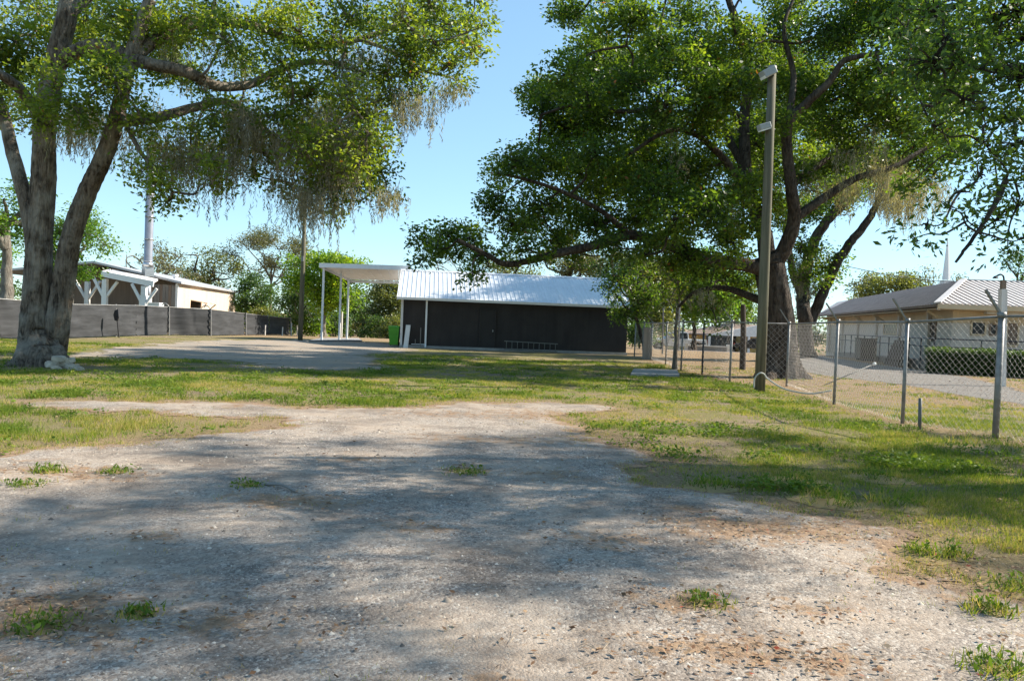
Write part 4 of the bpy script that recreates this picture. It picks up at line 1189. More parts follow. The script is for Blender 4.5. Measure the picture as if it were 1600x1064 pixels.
# ------------------------------------------------------------------ far house, truck, car, wall, signs beyond the fence
HZ = float(gz(0, 96))
hp = P(1120, 545, 96)
ht = thing('brown_roof_house', 'far ochre house with a brown shingle roof and dark open carport', 'house', (hp[0], 96, HZ))
def hpt(px, py, d): return P(px, py, d)
xl, xr = hpt(1068, 540, 96)[0], hpt(1215, 540, 96)[0]
zt = hpt(1120, 524, 96)[2]; zr = hpt(1150, 508, 101)[2]
gx0, gx1 = hpt(1103, 540, 96)[0], hpt(1168, 540, 96)[0]
m2 = MB(); m2.prism([(xl, 96, HZ), (gx0, 96, HZ), (gx0, 96, zt), (xl, 96, zt)], (0, 10, 0)); m2.build('wall', MAT['yellow_wall'], ht)
m2 = MB(); m2.prism([(gx1, 96, HZ), (xr, 96, HZ), (xr, 96, zt), (gx1, 96, zt)], (0, 10, 0)); m2.build('wall', MAT['yellow_wall'], ht)
m2 = MB(); m2.prism([(gx0, 101, HZ), (gx1, 101, HZ), (gx1, 101, zt), (gx0, 101, zt)], (0, .3, 0)); m2.build('carport_back', MAT['dark_metal'], ht)
m2 = MB(); m2.prism([(xl - .8, 95.2, zt), (xr + .8, 95.2, zt), (hpt(1200, 520, 101)[0], 101, zr), (hpt(1130, 520, 101)[0], 101, zr)], (0, .05, .15)); m2.build('roof', MAT['brown_shingle'], ht)
gp = hpt(1190, 507, 95)
m2 = MB(); m2.prism([(hpt(1103, 525, 95)[0], 95, zt + .0), (hpt(1215, 525, 95)[0], 95, zt), (gp[0], 95, gp[2])], (0, .3, 0)); m2.build('gable', MAT['white'], ht)
for gx_ in (gx0 + .15, gx1 - .15):
    m2 = MB(); m2.beam((gx_, 95.1, HZ), (gx_, 95.1, zt), .25, .25); m2.build('post', MAT['white'], ht)

def pickup(loc, rz, paint):
    """side profile along x (front at -x), width along y"""
    t = thing('pickup_truck', 'white pickup truck parked on the road beyond the fence', 'truck', loc, rz=rz)
    W = 1.9; m = MB()
    body = [(-2.75, .45), (-2.8, .75), (-2.7, 1.0), (-1.35, 1.12), (-1.2, 1.12), (1.05, 1.12), (1.1, 1.15), (2.75, 1.15), (2.8, .6), (2.7, .5), (2.35, .5), (2.2, .82), (1.95, .92), (1.65, .92), (1.4, .8), (1.25, .45), (-1.25, .42), (-1.4, .8), (-1.65, .92), (-1.95, .92), (-2.2, .82), (-2.35, .45)]
    m.prism([(x, -W / 2, z) for x, z in body], (0, W, 0)); b = m.build('body', paint, t, local=True, bevel=.03)
    m = MB(); cabp = [(-1.35, 1.123), (-.62, 1.78), (-.4, 1.85), (.75, 1.85), (.98, 1.75), (1.05, 1.123)]
    v = [(x, -W / 2 + .08 + .12 * max(0, z - 1.12), z) for x, z in cabp]; v2 = [(x, W / 2 - .08 - .12 * max(0, z - 1.12), z) for x, z in cabp]
    n = len(v); m.add(v + v2, [tuple(range(n))[::-1], tuple(range(n, 2 * n))] + [(i, (i + 1) % n, n + (i + 1) % n, n + i) for i in range(n)]); m.build('cab', paint, t, local=True, bevel=.03)
    for s in (-1, 1):
        for a, b_ in (((-1.05, 1.2), (-.15, 1.2)), ((-.05, 1.2), (.92, 1.2))):
            m = MB(); x0, x1 = a[0], b_[0]; y = s * (W / 2 - .075); y2 = s * (W / 2 - .145)
            xs0 = x0 + .5 if x0 < -1 else x0
            m.prism([(x0, y, 1.2), (x1, y, 1.2), (x1 - (.08 if x1 > .5 else 0), y2, 1.72), (xs0, y2, 1.72)], (0, s * .012, 0)); m.build('side_window', MAT['dark_glass'], t, local=True)
        for x in (-1.8, 1.8):
            m = MB(); m.tube([(x, s * .70, .4), (x, s * .72, .4), (x, s * .94, .4), (x, s * .96, .4)], [.34, .4, .4, .36], 18); w = m.build('wheel', MAT['rubber'], t, local=True)
            m = MB(); m.tube([(x, s * .955, .4), (x, s * .975, .4)], [.23, .2], 14); m.build('rim', MAT['galv'], w, local=True)
        m = MB(); m.box((2.78, s * .85, .95), (.06, .14, .34)); m.build('tail_light', MAT['red_lens'], t, local=True)
        m = MB(); m.box((-2.74, s * .75, .85), (.08, .3, .16)); m.build('headlight', MAT['lamp_glass'], t, local=True)
        m = MB(); m.box((-.95, s * 1.04, 1.2), (.14, .2, .16)); m.build('mirror', MAT['dark_metal'], t, local=True)
        m = MB(); m.box((1.9, s * (W / 2 + .005), .78), (1.5, .02, .12)); m.build('stripe', MAT['dark_metal'], t, local=True)
    m = MB(); m.prism([(-1.30, -.75, 1.16), (-1.30, .75, 1.16), (-.66, .68, 1.75), (-.66, -.68, 1.75)], (-.02, 0, .02)); m.build('windscreen', MAT['dark_glass'], t, local=True)
    m = MB(); m.box((-2.8, 0, .55), (.12, 1.8, .2)); m.box((2.83, 0, .58), (.12, 1.8, .18)); m.build('bumper', MAT['galv'], t, local=True)
    return t
tz = P(1050, 547.5, 78)
pickup((P(1057, 540, 78)[0], 78, max(tz[2], float(gz(0, 78)))), -.06, MAT['car_white'])
def car(loc, rz):
    t = thing('parked_car', 'dark car with red tail light parked by the far house', 'car', loc, rz=rz)
    m = MB(); W = 1.75
    body = [(-2.2, .35), (-2.25, .7), (-1.2, .92), (1.9, .95), (2.2, .85), (2.2, .4), (1.75, .35), (1.6, .62), (1.2, .62), (1.0, .3), (-1.0, .3), (-1.2, .62), (-1.6, .62), (-1.8, .35)]
    m.prism([(x, -W / 2, z) for x, z in body], (0, W, 0)); m.build('body', MAT['car_dark'], t, local=True, bevel=.04)
    m = MB(); cabp = [(-1.1, .925), (-.4, 1.4), (.9, 1.42), (1.6, .955)]
    m.prism([(x, -W / 2 + .15, z) for x, z in cabp], (0, W - .3, 0)); m.build('cabin', MAT['dark_glass'], t, local=True, bevel=.04)
    for s in (-1, 1):
        for x in (-1.4, 1.4):
            m = MB(); m.tube([(x, s * .66, .32), (x, s * .88, .32)], .32, 16); w = m.build('wheel', MAT['rubber'], t, local=True)
            m = MB(); m.tube([(x, s * .881, .32), (x, s * .9, .32)], [.2, .18], 12); m.build('rim', MAT['galv'], w, local=True)
        m = MB(); m.box((-2.22, s * .62, .68), (.08, .35, .2)); m.build('tail_light', MAT['red_lens'], t, local=True)
    return t
cp_ = P(1180, 549, 86); car((cp_[0], 86, max(cp_[2], float(gz(0, 86)))), -.3)
# low white wall on the far side of the road
a, b = P(1072, 545, 72), P(1137, 546, 72); z0 = float(gz(0, 72))
t = thing('low_wall', 'low pale block wall with white end posts across the road', 'wall', ((a[0] + b[0]) / 2, 72, z0))
zt_ = P(1100, 541.5, 72)[2]
m2 = MB(); m2.box(((a[0] + b[0]) / 2, 72, (z0 + zt_) / 2), (b[0] - a[0] - .26, .2, zt_ - z0)); m2.build('wall_face', MAT['concrete'], t)
m2 = MB(); m2.box(((a[0] + b[0]) / 2, 72, zt_ + .05), (b[0] - a[0] - .27, .3, .1)); m2.build('coping', MAT['white'], t)
for x_ in (a[0], b[0]):
    m2 = MB(); m2.box((x_, 72, (z0 + zt_ + .25) / 2), (.25, .3, zt_ + .25 - z0)); m2.build('end_post', MAT['white'], t)
# blank white sign, poles
s_ = P(1044, 526, 70); t = thing('road_sign', 'blank white square sign standing above the pickup truck', 'sign', (s_[0], 70, float(gz(0, 70))))
m2 = MB(); m2.box(s_, (.4, .04, .5)); m2.build('face', MAT['white'], t)
m2 = MB(); m2.tube([(s_[0], 70.05, float(gz(0, 70))), (s_[0], 70.05, s_[2] + .2)], .03, 8); m2.build('post', MAT['galv'], t)
for i, (px_, py_, tp_, r_) in enumerate(((1035, 553, 478, .05), (1060.5, 548, 466, .06))):
    b_ = G(px_, py_); t_ = P(px_ + 1.5, tp_, b_[1]); m2 = MB(); m2.tube([b_, t_], r_, 8); o = m2.build('steel_pole', MAT['galv'])
    tag(o, ['thin grey steel pole behind the fence near the building corner', 'thin pale steel pole right of the blank sign'][i], 'pole')
# wooden posts by the fence
b_ = G(1160, 578); t_ = P(1161, 476, b_[1])
m2 = MB(); m2.tube([b_ - [0, 0, .1], (b_ + t_) / 2 + [.03, 0, 0], t_], [.13, .12, .1], 10); o = m2.build('wooden_post', MAT['dark_wood']); tag(o, 'rough brown wooden post behind the fence left of the light pole', 'post')
b_ = G(1011, 562); t_ = P(1012, 512, b_[1])
m2 = MB(); m2.beam(b_, t_, .42, .3); o = m2.build('gate_pillar', MAT['grey_wood']); tag(o, 'wide grey gate pillar at the fence end by the building', 'pillar')

# stones piled at the foot of the left oak
rng = np.random.RandomState(21)
SL = ['flat pale stone at the left of the oak root pile', 'cream stone lying highest on the oak root pile', 'brown rounded stone in the middle of the oak root pile', 'dark wedge stone low in the oak root pile',
      'small grey stone in front of the oak root pile', 'broad tan stone at the right of the oak root pile', 'squat grey stone at the far right of the pile', 'small mossy stone behind the oak root pile']
for i, (px_, py_, w_, h_) in enumerate(((81, 569, 22, 10), (92, 561, 22, 9), (99, 566, 18, 14), (107, 572, 17, 10), (88, 576, 13, 6), (116, 575, 18, 9), (124, 577, 13, 7), (110, 563, 13, 8))):
    c = G(px_, 575 if py_ < 572 else py_ + 3); c = P(px_, py_, c[1]); c[2] = max(c[2], .05)
    w = px2m(w_, c[1]) / 2; h = px2m(h_, c[1]) / 2
    import bmesh
    bm = bmesh.new(); bmesh.ops.create_icosphere(bm, subdivisions=2, radius=1)
    for v in bm.verts:
        q = v.co; d = 1 + .28 * (float(vnoise(q.x * 1.6 + i * 5, q.y * 1.6 + q.z * 1.3)) - .5) * 2
        q = Vector([max(-.72, min(.72, k * d)) for k in q]); v.co = Vector((q.x * w * 1.4, q.y * w * 1.2, q.z * h * 1.5))
    m = bpy.data.meshes.new('stone'); bm.to_mesh(m); bm.free(); m.materials.append(MAT['stone'])
    o = link('stone', m); o.location = c; o.rotation_euler = (rng.normal(0, .15), rng.normal(0, .2), rng.rand() * 3)
    tag(o, SL[i], 'stone', 'stones at the foot of the oak')
# ------------------------------------------------------------------ trees
def leaf_quads(c, ax, nr, L, W):
    b = np.cross(nr, ax); b /= np.linalg.norm(b, axis=1)[:, None] + 1e-9
    L = np.broadcast_to(L, (len(c),))[:, None]; W = np.broadcast_to(W, (len(c),))[:, None]
    V = np.stack([c - ax * L / 2, c + b * W / 2 + ax * L * .06, c + ax * L / 2, c - b * W / 2 + ax * L * .06], 1).reshape(-1, 3)
    return V, np.arange(len(V)).reshape(-1, 4)

def unit(v): return v / (np.linalg.norm(v, axis=1)[:, None] + 1e-9)

def sprays(tips, per, spread, size, rng, tint0, flat=.6, up=.7, aspect=.5, droop=0.0, outdir=None):
    n = len(tips) * per
    off = np.clip(rng.normal(0, 1, (n, 3)), -1.5, 1.5) * spread * np.array([1, 1, flat])
    off[:, 2] -= droop * np.abs(rng.normal(0, 1, n)) * spread
    c = np.repeat(tips, per, 0) + off
    ax = unit(off * [1, 1, .6] / (spread + 1e-6) + rng.normal(0, .9, (n, 3)) + [0, 0, -.25 - droop])
    nr = unit(rng.normal(0, .75, (n, 3)) + [0, 0, up])
    nr = unit(nr - ax * (nr * ax).sum(1)[:, None])
    L = size * rng.uniform(.5, 1.4, n)
    V, F = leaf_quads(c, ax, nr, L, L * aspect)
    T = np.clip(np.repeat(tint0, per) + rng.normal(0, .17, n), 0, .975)
    rare = rng.rand(n) < .006; T[rare] = 1.0
    return V, F, T

def build_tree(name, label, limbs, blobs, leaf='oak_leaf', bark='oak_bark', leafsize=.1, per=24, spread=.27, density=1.0, seed=1,
               moss=None, group=None, trunk_sides=18, rough=.07, flat=.6, twig_sides=3, droop=0.0, cat='tree', shell=.75, aspect=.5, flare=.5, base=None, branch_r=.05, clump=None):
    """limbs: [(points Nx3, r0, r1)], first is the trunk; blobs: [(centre, radius)] in metres."""
    rng = np.random.RandomState(seed)
    base = np.array(limbs[0][0][0] if base is None else base)
    t = thing(name, label, cat, base, group)
    o0 = base
    skel = []; skr = []
    for i, (pts, r0, r1) in enumerate(limbs):
        sub = (14 if trunk_sides > 30 else 7) if r0 > .3 else 6
        path = catmull(pts, sub); n = len(path)
        path[1:-1] += rng.normal(0, (.10 if trunk_sides <= 30 else .022) * min(r0, .25), (n - 2, 3))
        u = np.linspace(0, 1, n)
        rad = r0 + (r1 - r0) * u ** .85
        fl = None
        if i == 0 or isinstance(flare, dict) and i in flare:
            d = np.maximum(0, path[:, 2] - max(0, path[0, 2]))
            rad = rad * (1 + .25 * flare * np.exp(-d / (r0 * 1.0))) if not isinstance(flare, dict) else rad * (1 + .22 * flare[i] * np.exp(-d / r0))
            fl = (flare if not isinstance(flare, dict) else flare[i]) * 1.05 * np.exp(-d / (r0 * .9))
        v, f = tube(path, rad, trunk_sides if r0 > .3 else (16 if r0 > .14 else 9), rough, rng.rand(2) * 6, fl)
        m = np_mesh('trunk' if i == 0 else 'limb', v - o0, f, MAT[bark], True)
        link('trunk' if i == 0 else 'limb', m, t)
        skel.append(path); skr.append(rad)
    sk = np.concatenate(skel); skr = np.concatenate(skr)
    sk = sk[int(len(skel[0]) * .35):] if len(limbs) > 1 else sk[int(len(sk) * .4):]
    MULT = np.array([b[2] if len(b) > 2 else 1.0 for b in blobs]); C = np.array([b[0] for b in blobs]); RD = np.array([b[1] for b in blobs])
    TV, TF = [], []; nv = 0
    def add(path, rr, sides):
        nonlocal nv
        v, f = tube(path, rr, sides); TV.append(v); TF.append(f + nv); nv += len(v)
    left = list(range(len(C)))
    dist = np.array([np.min(np.linalg.norm(sk - c, axis=1)) for c in C])
    near = np.array([np.argmin(np.linalg.norm(sk - c, axis=1)) for c in C])
    pool = [p for p in sk]
    while left:
        k = min(left, key=lambda i: dist[i]); left.remove(k)
        a = np.array(pool[near[k]]); c = C[k]; d = np.linalg.norm(c - a)
        if d > .03:
            m1 = a * .65 + c * .35 + rng.normal(0, .07 * d, 3); m2 = a * .3 + c * .7 + rng.normal(0, .07 * d, 3)
            path = catmull([a, m1, m2, c], 4)
            r0 = branch_r * (.5 + .5 * RD[k])
            add(path, np.linspace(r0, r0 * .35, len(path)), 5)
            for p in path[3:]:
                pool.append(p)
                for j in left:
                    dd = np.linalg.norm(p - C[j])
                    if dd < dist[j]: dist[j] = dd; near[j] = len(pool) - 1
    tips = []; tint = []
    for k in range(len(C)):
        n = max(3, int(density * MULT[k] * 34 * RD[k] ** 2))
        dirs = unit(rng.normal(0, 1, (n, 3)))
        rr = RD[k] * (shell * rng.rand(n) ** .33 + (1 - shell) * rng.rand(n))
        tp_ = C[k] + dirs * rr[:, None] * [1, 1, .8]
        tips.append(tp_); bt_ = rng.normal(.40, .12); tint.append(np.clip(bt_ + rng.normal(0, .12, n) + .08 * dirs[:, 2], 0, .9))
        for p in tp_[:: 1 if n < 40 else (2 if n < 90 else 4)]:
            mid = (C[k] + p) / 2 + rng.normal(0, .12 * RD[k], 3)
            add(np.array([C[k] + (p - C[k]) * .01, mid, p]), np.array([.014, .009, .004]), twig_sides)
    tips = np.concatenate(tips); tint = np.concatenate(tint)
    if TV:
        tag(link('branches', np_mesh('branches', np.concatenate(TV) - o0, np.concatenate(TF), MAT[bark], True), t), kind='stuff')
    if per:
        V, F, T = sprays(tips, per, spread, leafsize, rng, tint, flat, .7, aspect, droop)
        link('crown', np_mesh('crown', V - o0, F, MAT[leaf], False, {'tint': ('FACE', T)}), t)
    if moss:
        anchors, lens = moss
        MV = []; MF = []; MT = []; nv = 0
        for a, L in zip(anchors, lens):
            ns = 7
            for s in range(ns):
                ll = L * rng.uniform(.35, 1.0); q = a + rng.normal(0, .22, 3) * [1, 1, .4]
                k = max(5, int(ll / .065)); u = np.linspace(0, 1, k)
                wob = np.cumsum(rng.normal(0, .02, (k, 2)), 0)
                cpts = np.stack([q[0] + wob[:, 0], q[1] + wob[:, 1], q[2] - u * ll], -1)
                cpts = np.repeat(cpts, 3, 0) + rng.normal(0, 1, (k * 3, 3)) * (.07 * np.repeat((1.05 - u) ** 1.2 + .12, 3))[:, None] * [1, 1, .7]
                n = len(cpts)
                ax = unit(rng.normal(0, .4, (n, 3)) + [0, 0, -1]); nr = unit(rng.normal(0, 1, (n, 3)) * [1, 1, .2])
                v, f = leaf_quads(cpts, ax, nr, rng.uniform(.08, .2, n), rng.uniform(.010, .026, n))
                MV.append(v); MF.append(f + nv); nv += len(v); MT.append(np.clip(rng.normal(.45, .2, n) + 0 * u[0], 0, .9))
        tag(link('spanish_moss', np_mesh('spanish_moss', np.concatenate(MV) - o0, np.concatenate(MF), MAT['moss'], False, {'tint': ('FACE', np.concatenate(MT))}), t), kind='stuff')
    return t

def PP(seq): return [P(*s) for s in seq]
def pblobs(lst, rng, y0, y1, scale=1.0):
    out = []
    for b in lst:
        d = b[3] if len(b) > 3 else rng.uniform(y0, y1)
        out.append((P(b[0], b[1], d), px2m(b[2], d) * scale))
    return out

# --- left live oak with twin trunk
rng = np.random.RandomState(31)
D = 20.6
tb_ = G(54, 573) + [0, .3, -.7]; tb2 = tb_ + [0, 0, .75]
limbs = [
    (np.array([tb_, tb2, P(57, 520, D), P(60, 440, D), P(63, 360, D), P(68, 270, D), P(70, 190, D), P(84, 110, D), P(105, 20, D), P(120, -90, D)]), .41, .20),
    (np.array([G(84, 568) * [1, 1, 0] + [-.25, .3, -.5], G(84, 568) * [1, 1, 0] + [-.22, .3, .1], P(88, 520, D + .1), P(98, 450, D + .1), P(112, 370, D), P(136, 300, D), P(166, 235, D - .2), P(186, 170, D - .4), P(205, 90, D - .6), P(235, 0, D - .6)]), .345, .14),
    (np.array([P(55, 400, D), P(42, 320, D), P(20, 240, D + .3), P(2, 170, D + .8), P(-40, 80, D + 1.2), P(-90, -40, D + 1.6)]), .21, .11),
    (np.array([P(88, 100, D), P(150, 72, D - .4), P(225, 98, D - .6), P(290, 112, D - .5), P(338, 134, D), P(390, 132, D + .6), P(432, 112, D + 1), P(475, 98, D + 1.4), P(540, 100, D + 1.6)]), .20, .07),
    (np.array([P(182, 190, D - .4), P(245, 184, D - .2), P(305, 168, D + .4), P(355, 160, D + 1.0), P(400, 190, D + 1.5), P(440, 225, D + 1.8), P(500, 262, D + 2)]), .15, .05),
    (np.array([P(205, 90, D - .6), P(290, 40, D + .2), P(390, 40, D + 1.0), P(480, 70, D + 1.5), P(560, 62, D + 2), P(640, 36, D + 2.4), P(705, 48, D + 2.6)]), .17, .045),
    (np.array([P(105, 20, D), P(210, -60, D + 1), P(380, -110, D + 2.5), P(560, -90, D + 3)]), .2, .06),
    (np.array([P(560, 62, D + 2), P(610, 80, D + 2), P(660, 110, D + 2.2), P(700, 120, D + 2.2)]), .06, .03),
    (np.array([P(186, 170, D - .4), P(215, 230, D - 1), P(245, 270, D - 1.2), P(270, 300, D - 1.4)]), .07, .03),
    (np.array([P(70, 190, D), P(20, 130, D - 1), P(-60, 90, D - 2), P(-160, 60, D - 2.6)]), .16, .06),
]
LB_ = [(25, 60, 62), (15, 150, 52), (85, 140, 58, 19.2), (150, 70, 60), (60, 15, 52), (125, 175, 42, 19), (180, 130, 50, 19), (222, 190, 40, 19.6), (160, 105, 46, 19), (230, 55, 58), (290, 30, 58),
       (282, 112, 40), (350, 62, 55), (330, 180, 36), (228, 262, 34, 19.4), (262, 316, 30, 19.4), (250, 290, 30, 19.2), (300, 245, 36), (332, 288, 24), (362, 222, 40), (395, 268, 30), (405, 40, 52), (440, 100, 46), (428, 180, 40),
       (470, 50, 52), (478, 238, 44), (505, 292, 36), (522, 180, 46), (530, 105, 46), (545, 28, 52), (566, 238, 42), (588, 180, 38), (596, 270, 26), (560, 296, 28), (604, 112, 42), (600, 40, 46), (650, 60, 44),
       (648, 118, 36), (700, 38, 42), (700, 105, 38), (740, 80, 32), (715, 132, 20), (752, 42, 28), (672, 8, 48), (608, 310, 18), (560, 255, 34), (575, 210, 32), (545, 150, 40), (480, 150, 40), (520, 330, 22), (580, 300, 20),
       (455, 290, 28), (420, 240, 28), (545, 210, 36), (560, 180, 30), (500, 215, 30), (190, 30, 55), (110, 60, 55), (-60, 60, 70), (-40, 160, 55), (-120, 20, 80), (30, -60, 70), (180, -70, 75), (340, -70, 70), (500, -60, 70), (640, -50, 60), (-60, -60, 80), (420, -120, 70), (740, -10, 30), (-150, 120, 60), (250, 100, 40), (380, 110, 36), (40, 110, 50), (210, 20, 50), (130, 10, 50), (330, 20, 45), (280, 60, 40), (190, 80, 40), (60, 190, 36), (-10, 100, 50), (310, 130, 34), (370, 170, 36), (460, 10, 45), (520, 60, 40), (610, 150, 34), (630, 20, 40), (680, 70, 36), (720, 50, 30), (640, 90, 36), (450, 140, 36), (400, 210, 34), (250, 235, 30), (300, 200, 30), (340, 250, 26), (280, 265, 24), (470, 200, 34), (540, 270, 28), (575, 270, 24), (590, 225, 28)]
bl = pblobs(LB_, rng, D - 1.2, D + 4.2)
ma, ml = [], []
for (x_, y_, sx, sy, L_, k_) in ((385, 180, 22, 20, 1.6, 26), (505, 215, 50, 30, 2.2, 46), (545, 225, 22, 40, 2.0, 18), (490, 180, 40, 40, 1.5, 22), (120, 180, 50, 20, 1.2, 22), (310, 225, 34, 30, 1.5, 22), (350, 240, 24, 20, 1.4, 16), (440, 220, 28, 30, 1.5, 16),
                             (640, 150, 26, 14, .9, 14), (655, 170, 8, 8, 1.1, 5), (560, 110, 40, 40, 1.0, 16), (700, 140, 30, 8, .6, 8), (240, 190, 40, 40, 1.0, 12), (330, 60, 60, 40, 1.0, 12), (600, 300, 18, 8, .7, 8), (480, 300, 26, 12, 1.2, 16), (265, 240, 25, 30, 1.2, 12), (585, 80, 70, 30, .7, 12), (160, 180, 30, 15, 1.1, 8)):
    for _ in range(k_):
        ma.append(P(x_ + rng.normal(0, sx * .6), y_ + rng.normal(0, sy * .6), rng.uniform(D - .5, D + 3))); ml.append(L_ * rng.uniform(.5, 1.15))
build_tree('live_oak', 'big twin-trunked live oak hung with grey moss at the left', limbs, bl, 'left_oak_leaf', 'oak_bark', .125, 26, .23, 1.75, 31, (np.array(ma), ml), trunk_sides=72, rough=.06, flare={0: .85, 1: .15}, clump=None)

# --- right live oak
rng = np.random.RandomState(32)
D = 27.3
rb_ = G(1222, 592) + [0, .3, -.7]
limbs = [
    (np.array([rb_, rb_ + [0, 0, .75], P(1219, 540, D), P(1213, 480, D), P(1204, 425, D), P(1200, 400, D)]), .56, .50),
    (np.array([P(1204, 425, D), P(1165, 414, D - .3), P(1110, 407, D - .7), P(1055, 386, D - 1.1), P(985, 368, D - 1.5), P(930, 384, D - 1.8), P(880, 394, D - 2.0), P(830, 407, D - 2.2), P(790, 413, D - 2.4), P(760, 398, D - 2.6), P(715, 375, D - 2.8)]), .26, .06),
    (np.array([P(1212, 478, D), P(1180, 466, D + .4), P(1140, 452, D + .9), P(1105, 451, D + 1.4), P(1078, 462, D + 1.8), P(1060, 480, D + 2.0)]), .17, .05),
    (np.array([P(1200, 410, D), P(1193, 360, D + .3), P(1178, 320, D + .6), P(1166, 270, D + 1), P(1163, 190, D + 1.4), P(1168, 130, D + 1.6), P(1160, 60, D + 1.8), P(1138, 0, D + 2), P(1120, -60, D + 2)]), .30, .09),
    (np.array([P(1206, 420, D), P(1228, 385, D - .3), P(1241, 340, D - .6), P(1236, 290, D - .9), P(1230, 200, D - 1.2), P(1262, 160, D - 1.5), P(1296, 128, D - 1.8), P(1320, 95, D - 2), P(1372, 84, D - 2.4)]), .28, .07),
    (np.array([P(1236, 345, D - .6), P(1290, 308, D - .4), P(1340, 278, D - .2), P(1395, 262, D), P(1440, 236, D + .3), P(1480, 215, D + .6)]), .17, .05),
    (np.array([P(1178, 320, D + .6), P(1140, 260, D + .2), P(1108, 226, D - .4), P(1076, 205, D - .8), P(1036, 208, D - 1.2), P(985, 240, D - 1.4)]), .16, .05),
    (np.array([P(1166, 270, D + 1), P(1120, 180, D + 2), P(1080, 100, D + 3), P(1000, 60, D + 3.6), P(930, 60, D + 4)]), .15, .05),
    (np.array([P(1163, 190, D + 1.4), P(1110, 152, D + .6), P(1050, 160, D), P(980, 175, D - .6), P(900, 165, D - 1), P(845, 180, D - 1.2)]), .13, .04),
    (np.array([P(985, 368, D - 1.5), P(940, 330, D - 2), P(880, 300, D - 2.4), P(820, 280, D - 2.6), P(775, 270, D - 2.8)]), .10, .035),
    (np.array([P(1236, 290, D - .9), P(1290, 250, D + 1), P(1350, 200, D + 2), P(1420, 150, D + 3)]), .13, .04),
    (np.array([P(1230, 200, D - 1.2), P(1240, 120, D - 1), P(1225, 40, D - .6), P(1260, -40, D)]), .13, .04),
]
RB_ = [(662, 372, 26), (697, 366, 32), (660, 404, 20), (733, 372, 32), (742, 425, 18), (752, 402, 24), (735, 440, 12), (782, 270, 34), (770, 305, 24), (770, 325, 24), (808, 250, 34), (845, 322, 46), (800, 350, 36), (850, 245, 44), (855, 160, 42), (835, 140, 28), (890, 200, 52),
       (882, 118, 44), (930, 92, 54), (900, 25, 32), (880, 15, 22), (960, 30, 50), (1000, 100, 54), (950, 180, 54), (960, 268, 58), (900, 325, 52), (1020, 300, 56), (1000, 200, 54), (1062, 110, 52), (1080, 30, 52), (1050, 345, 44), (1100, 262, 44), (1120, 150, 50),
       (1150, 60, 50), (1105, 330, 46), (1160, 295, 44), (1180, 225, 40), (1222, 60, 50), (1252, 140, 44), (1290, 48, 52), (1340, 122, 48), (1300, 190, 46), (1372, 48, 52), (1420, 110, 50), (1270, 250, 38), (1330, 232, 40), (1400, 190, 46), (1440, 238, 38),
       (1380, 262, 34), (1422, 290, 24), (1478, 200, 42), (1462, 270, 28), (1500, 150, 40), (1490, 240, 26), (870, 372, 30), (932, 352, 40), (1135, 368, 34), (1075, 400, 30), (990, 345, 40), (1010, 250, 46), (930, 240, 46), (1060, 270, 44), (1110, 200, 40), (1000, 30, 40), (1040, 170, 44), (905, 270, 40),
       (1060, -60, 60), (1180, -60, 60), (1300, -60, 60), (940, -40, 50), (1420, -20, 60), (1160, 130, 40), (1200, 320, 26), (1240, 270, 30), (1350, 160, 40), (1450, 60, 50), (1170, 350, 30), (1150, 400, 20), (1110, 480, 24), (1085, 450, 24), (1135, 430, 26), (1160, 455, 18), (1120, 510, 12), (1030, 380, 30), (960, 400, 16), (820, 385, 26), (845, 402, 18), (1480, 110, 46), (1460, 160, 40), (1390, 140, 40), (1320, 60, 44), (1200, 130, 36), (1180, 90, 40), (1110, 100, 44), (1230, 10, 44), (1340, 10, 44), (1430, 10, 44), (880, 250, 40), (830, 270, 32), (870, 210, 36), (920, 150, 40), (1030, 60, 44), (980, 130, 44), (1090, 310, 36), (950, 300, 40), (1280, 150, 36), (1300, 260, 30), (1420, 220, 36), (1010, 398, 24), (960, 380, 26), (1050, 415, 26), (1095, 425, 26), (900, 402, 18), (870, 385, 22), (790, 400, 20), (1140, 400, 24), (715, 395, 22), (680, 390, 22), (1170, 440, 18), (1210, 190, 30), (1200, 260, 30), (1090, 170, 36)]
bl = pblobs(RB_, rng, D - 4.2, D + 5.0)
bl += pblobs([(x + rng.normal(0, 14), y + rng.normal(0, 12), r * .8) for x, y, r in RB_[12:60:2]], rng, D + 2, D + 8)
_b = []
for _ in range(34):
    _d = rng.uniform(33, 41.5); _b.append((P(rng.uniform(900, 1330), rng.uniform(70, 330), _d), rng.uniform(1.0, 1.5), .6))
bl += _b  # mostly hidden boughs behind the crown, added to shade ground by the shed
ma, ml = [], []
for (x_, y_, sx, sy, L_, k_) in ((1425, 285, 22, 16, 1.7, 22), (1395, 265, 30, 10, 1.1, 10), (1325, 290, 30, 12, 1.0, 12), (1000, 380, 60, 10, .8, 14), (1250, 260, 30, 40, .9, 10), (1060, 240, 40, 30, .8, 8), (1150, 300, 40, 40, .9, 10), (1350, 230, 40, 30, .9, 12), (900, 380, 40, 10, .6, 6), (1470, 290, 10, 8, 1.1, 6), (1380, 300, 18, 8, 1.0, 8), (1100, 460, 30, 12, .7, 8)):
    for _ in range(k_):
        ma.append(P(x_ + rng.normal(0, sx * .6), y_ + rng.normal(0, sy * .6), rng.uniform(D - 1.5, D + 2.5))); ml.append(L_ * rng.uniform(.5, 1.15))
build_tree('live_oak', 'huge dark spreading live oak behind the chain-link fence at the right', limbs, bl, 'oak_leaf', 'dark_bark', .15, 27, .25, 1.8, 32, (np.array(ma), ml), trunk_sides=64, rough=.05, flare=.9)

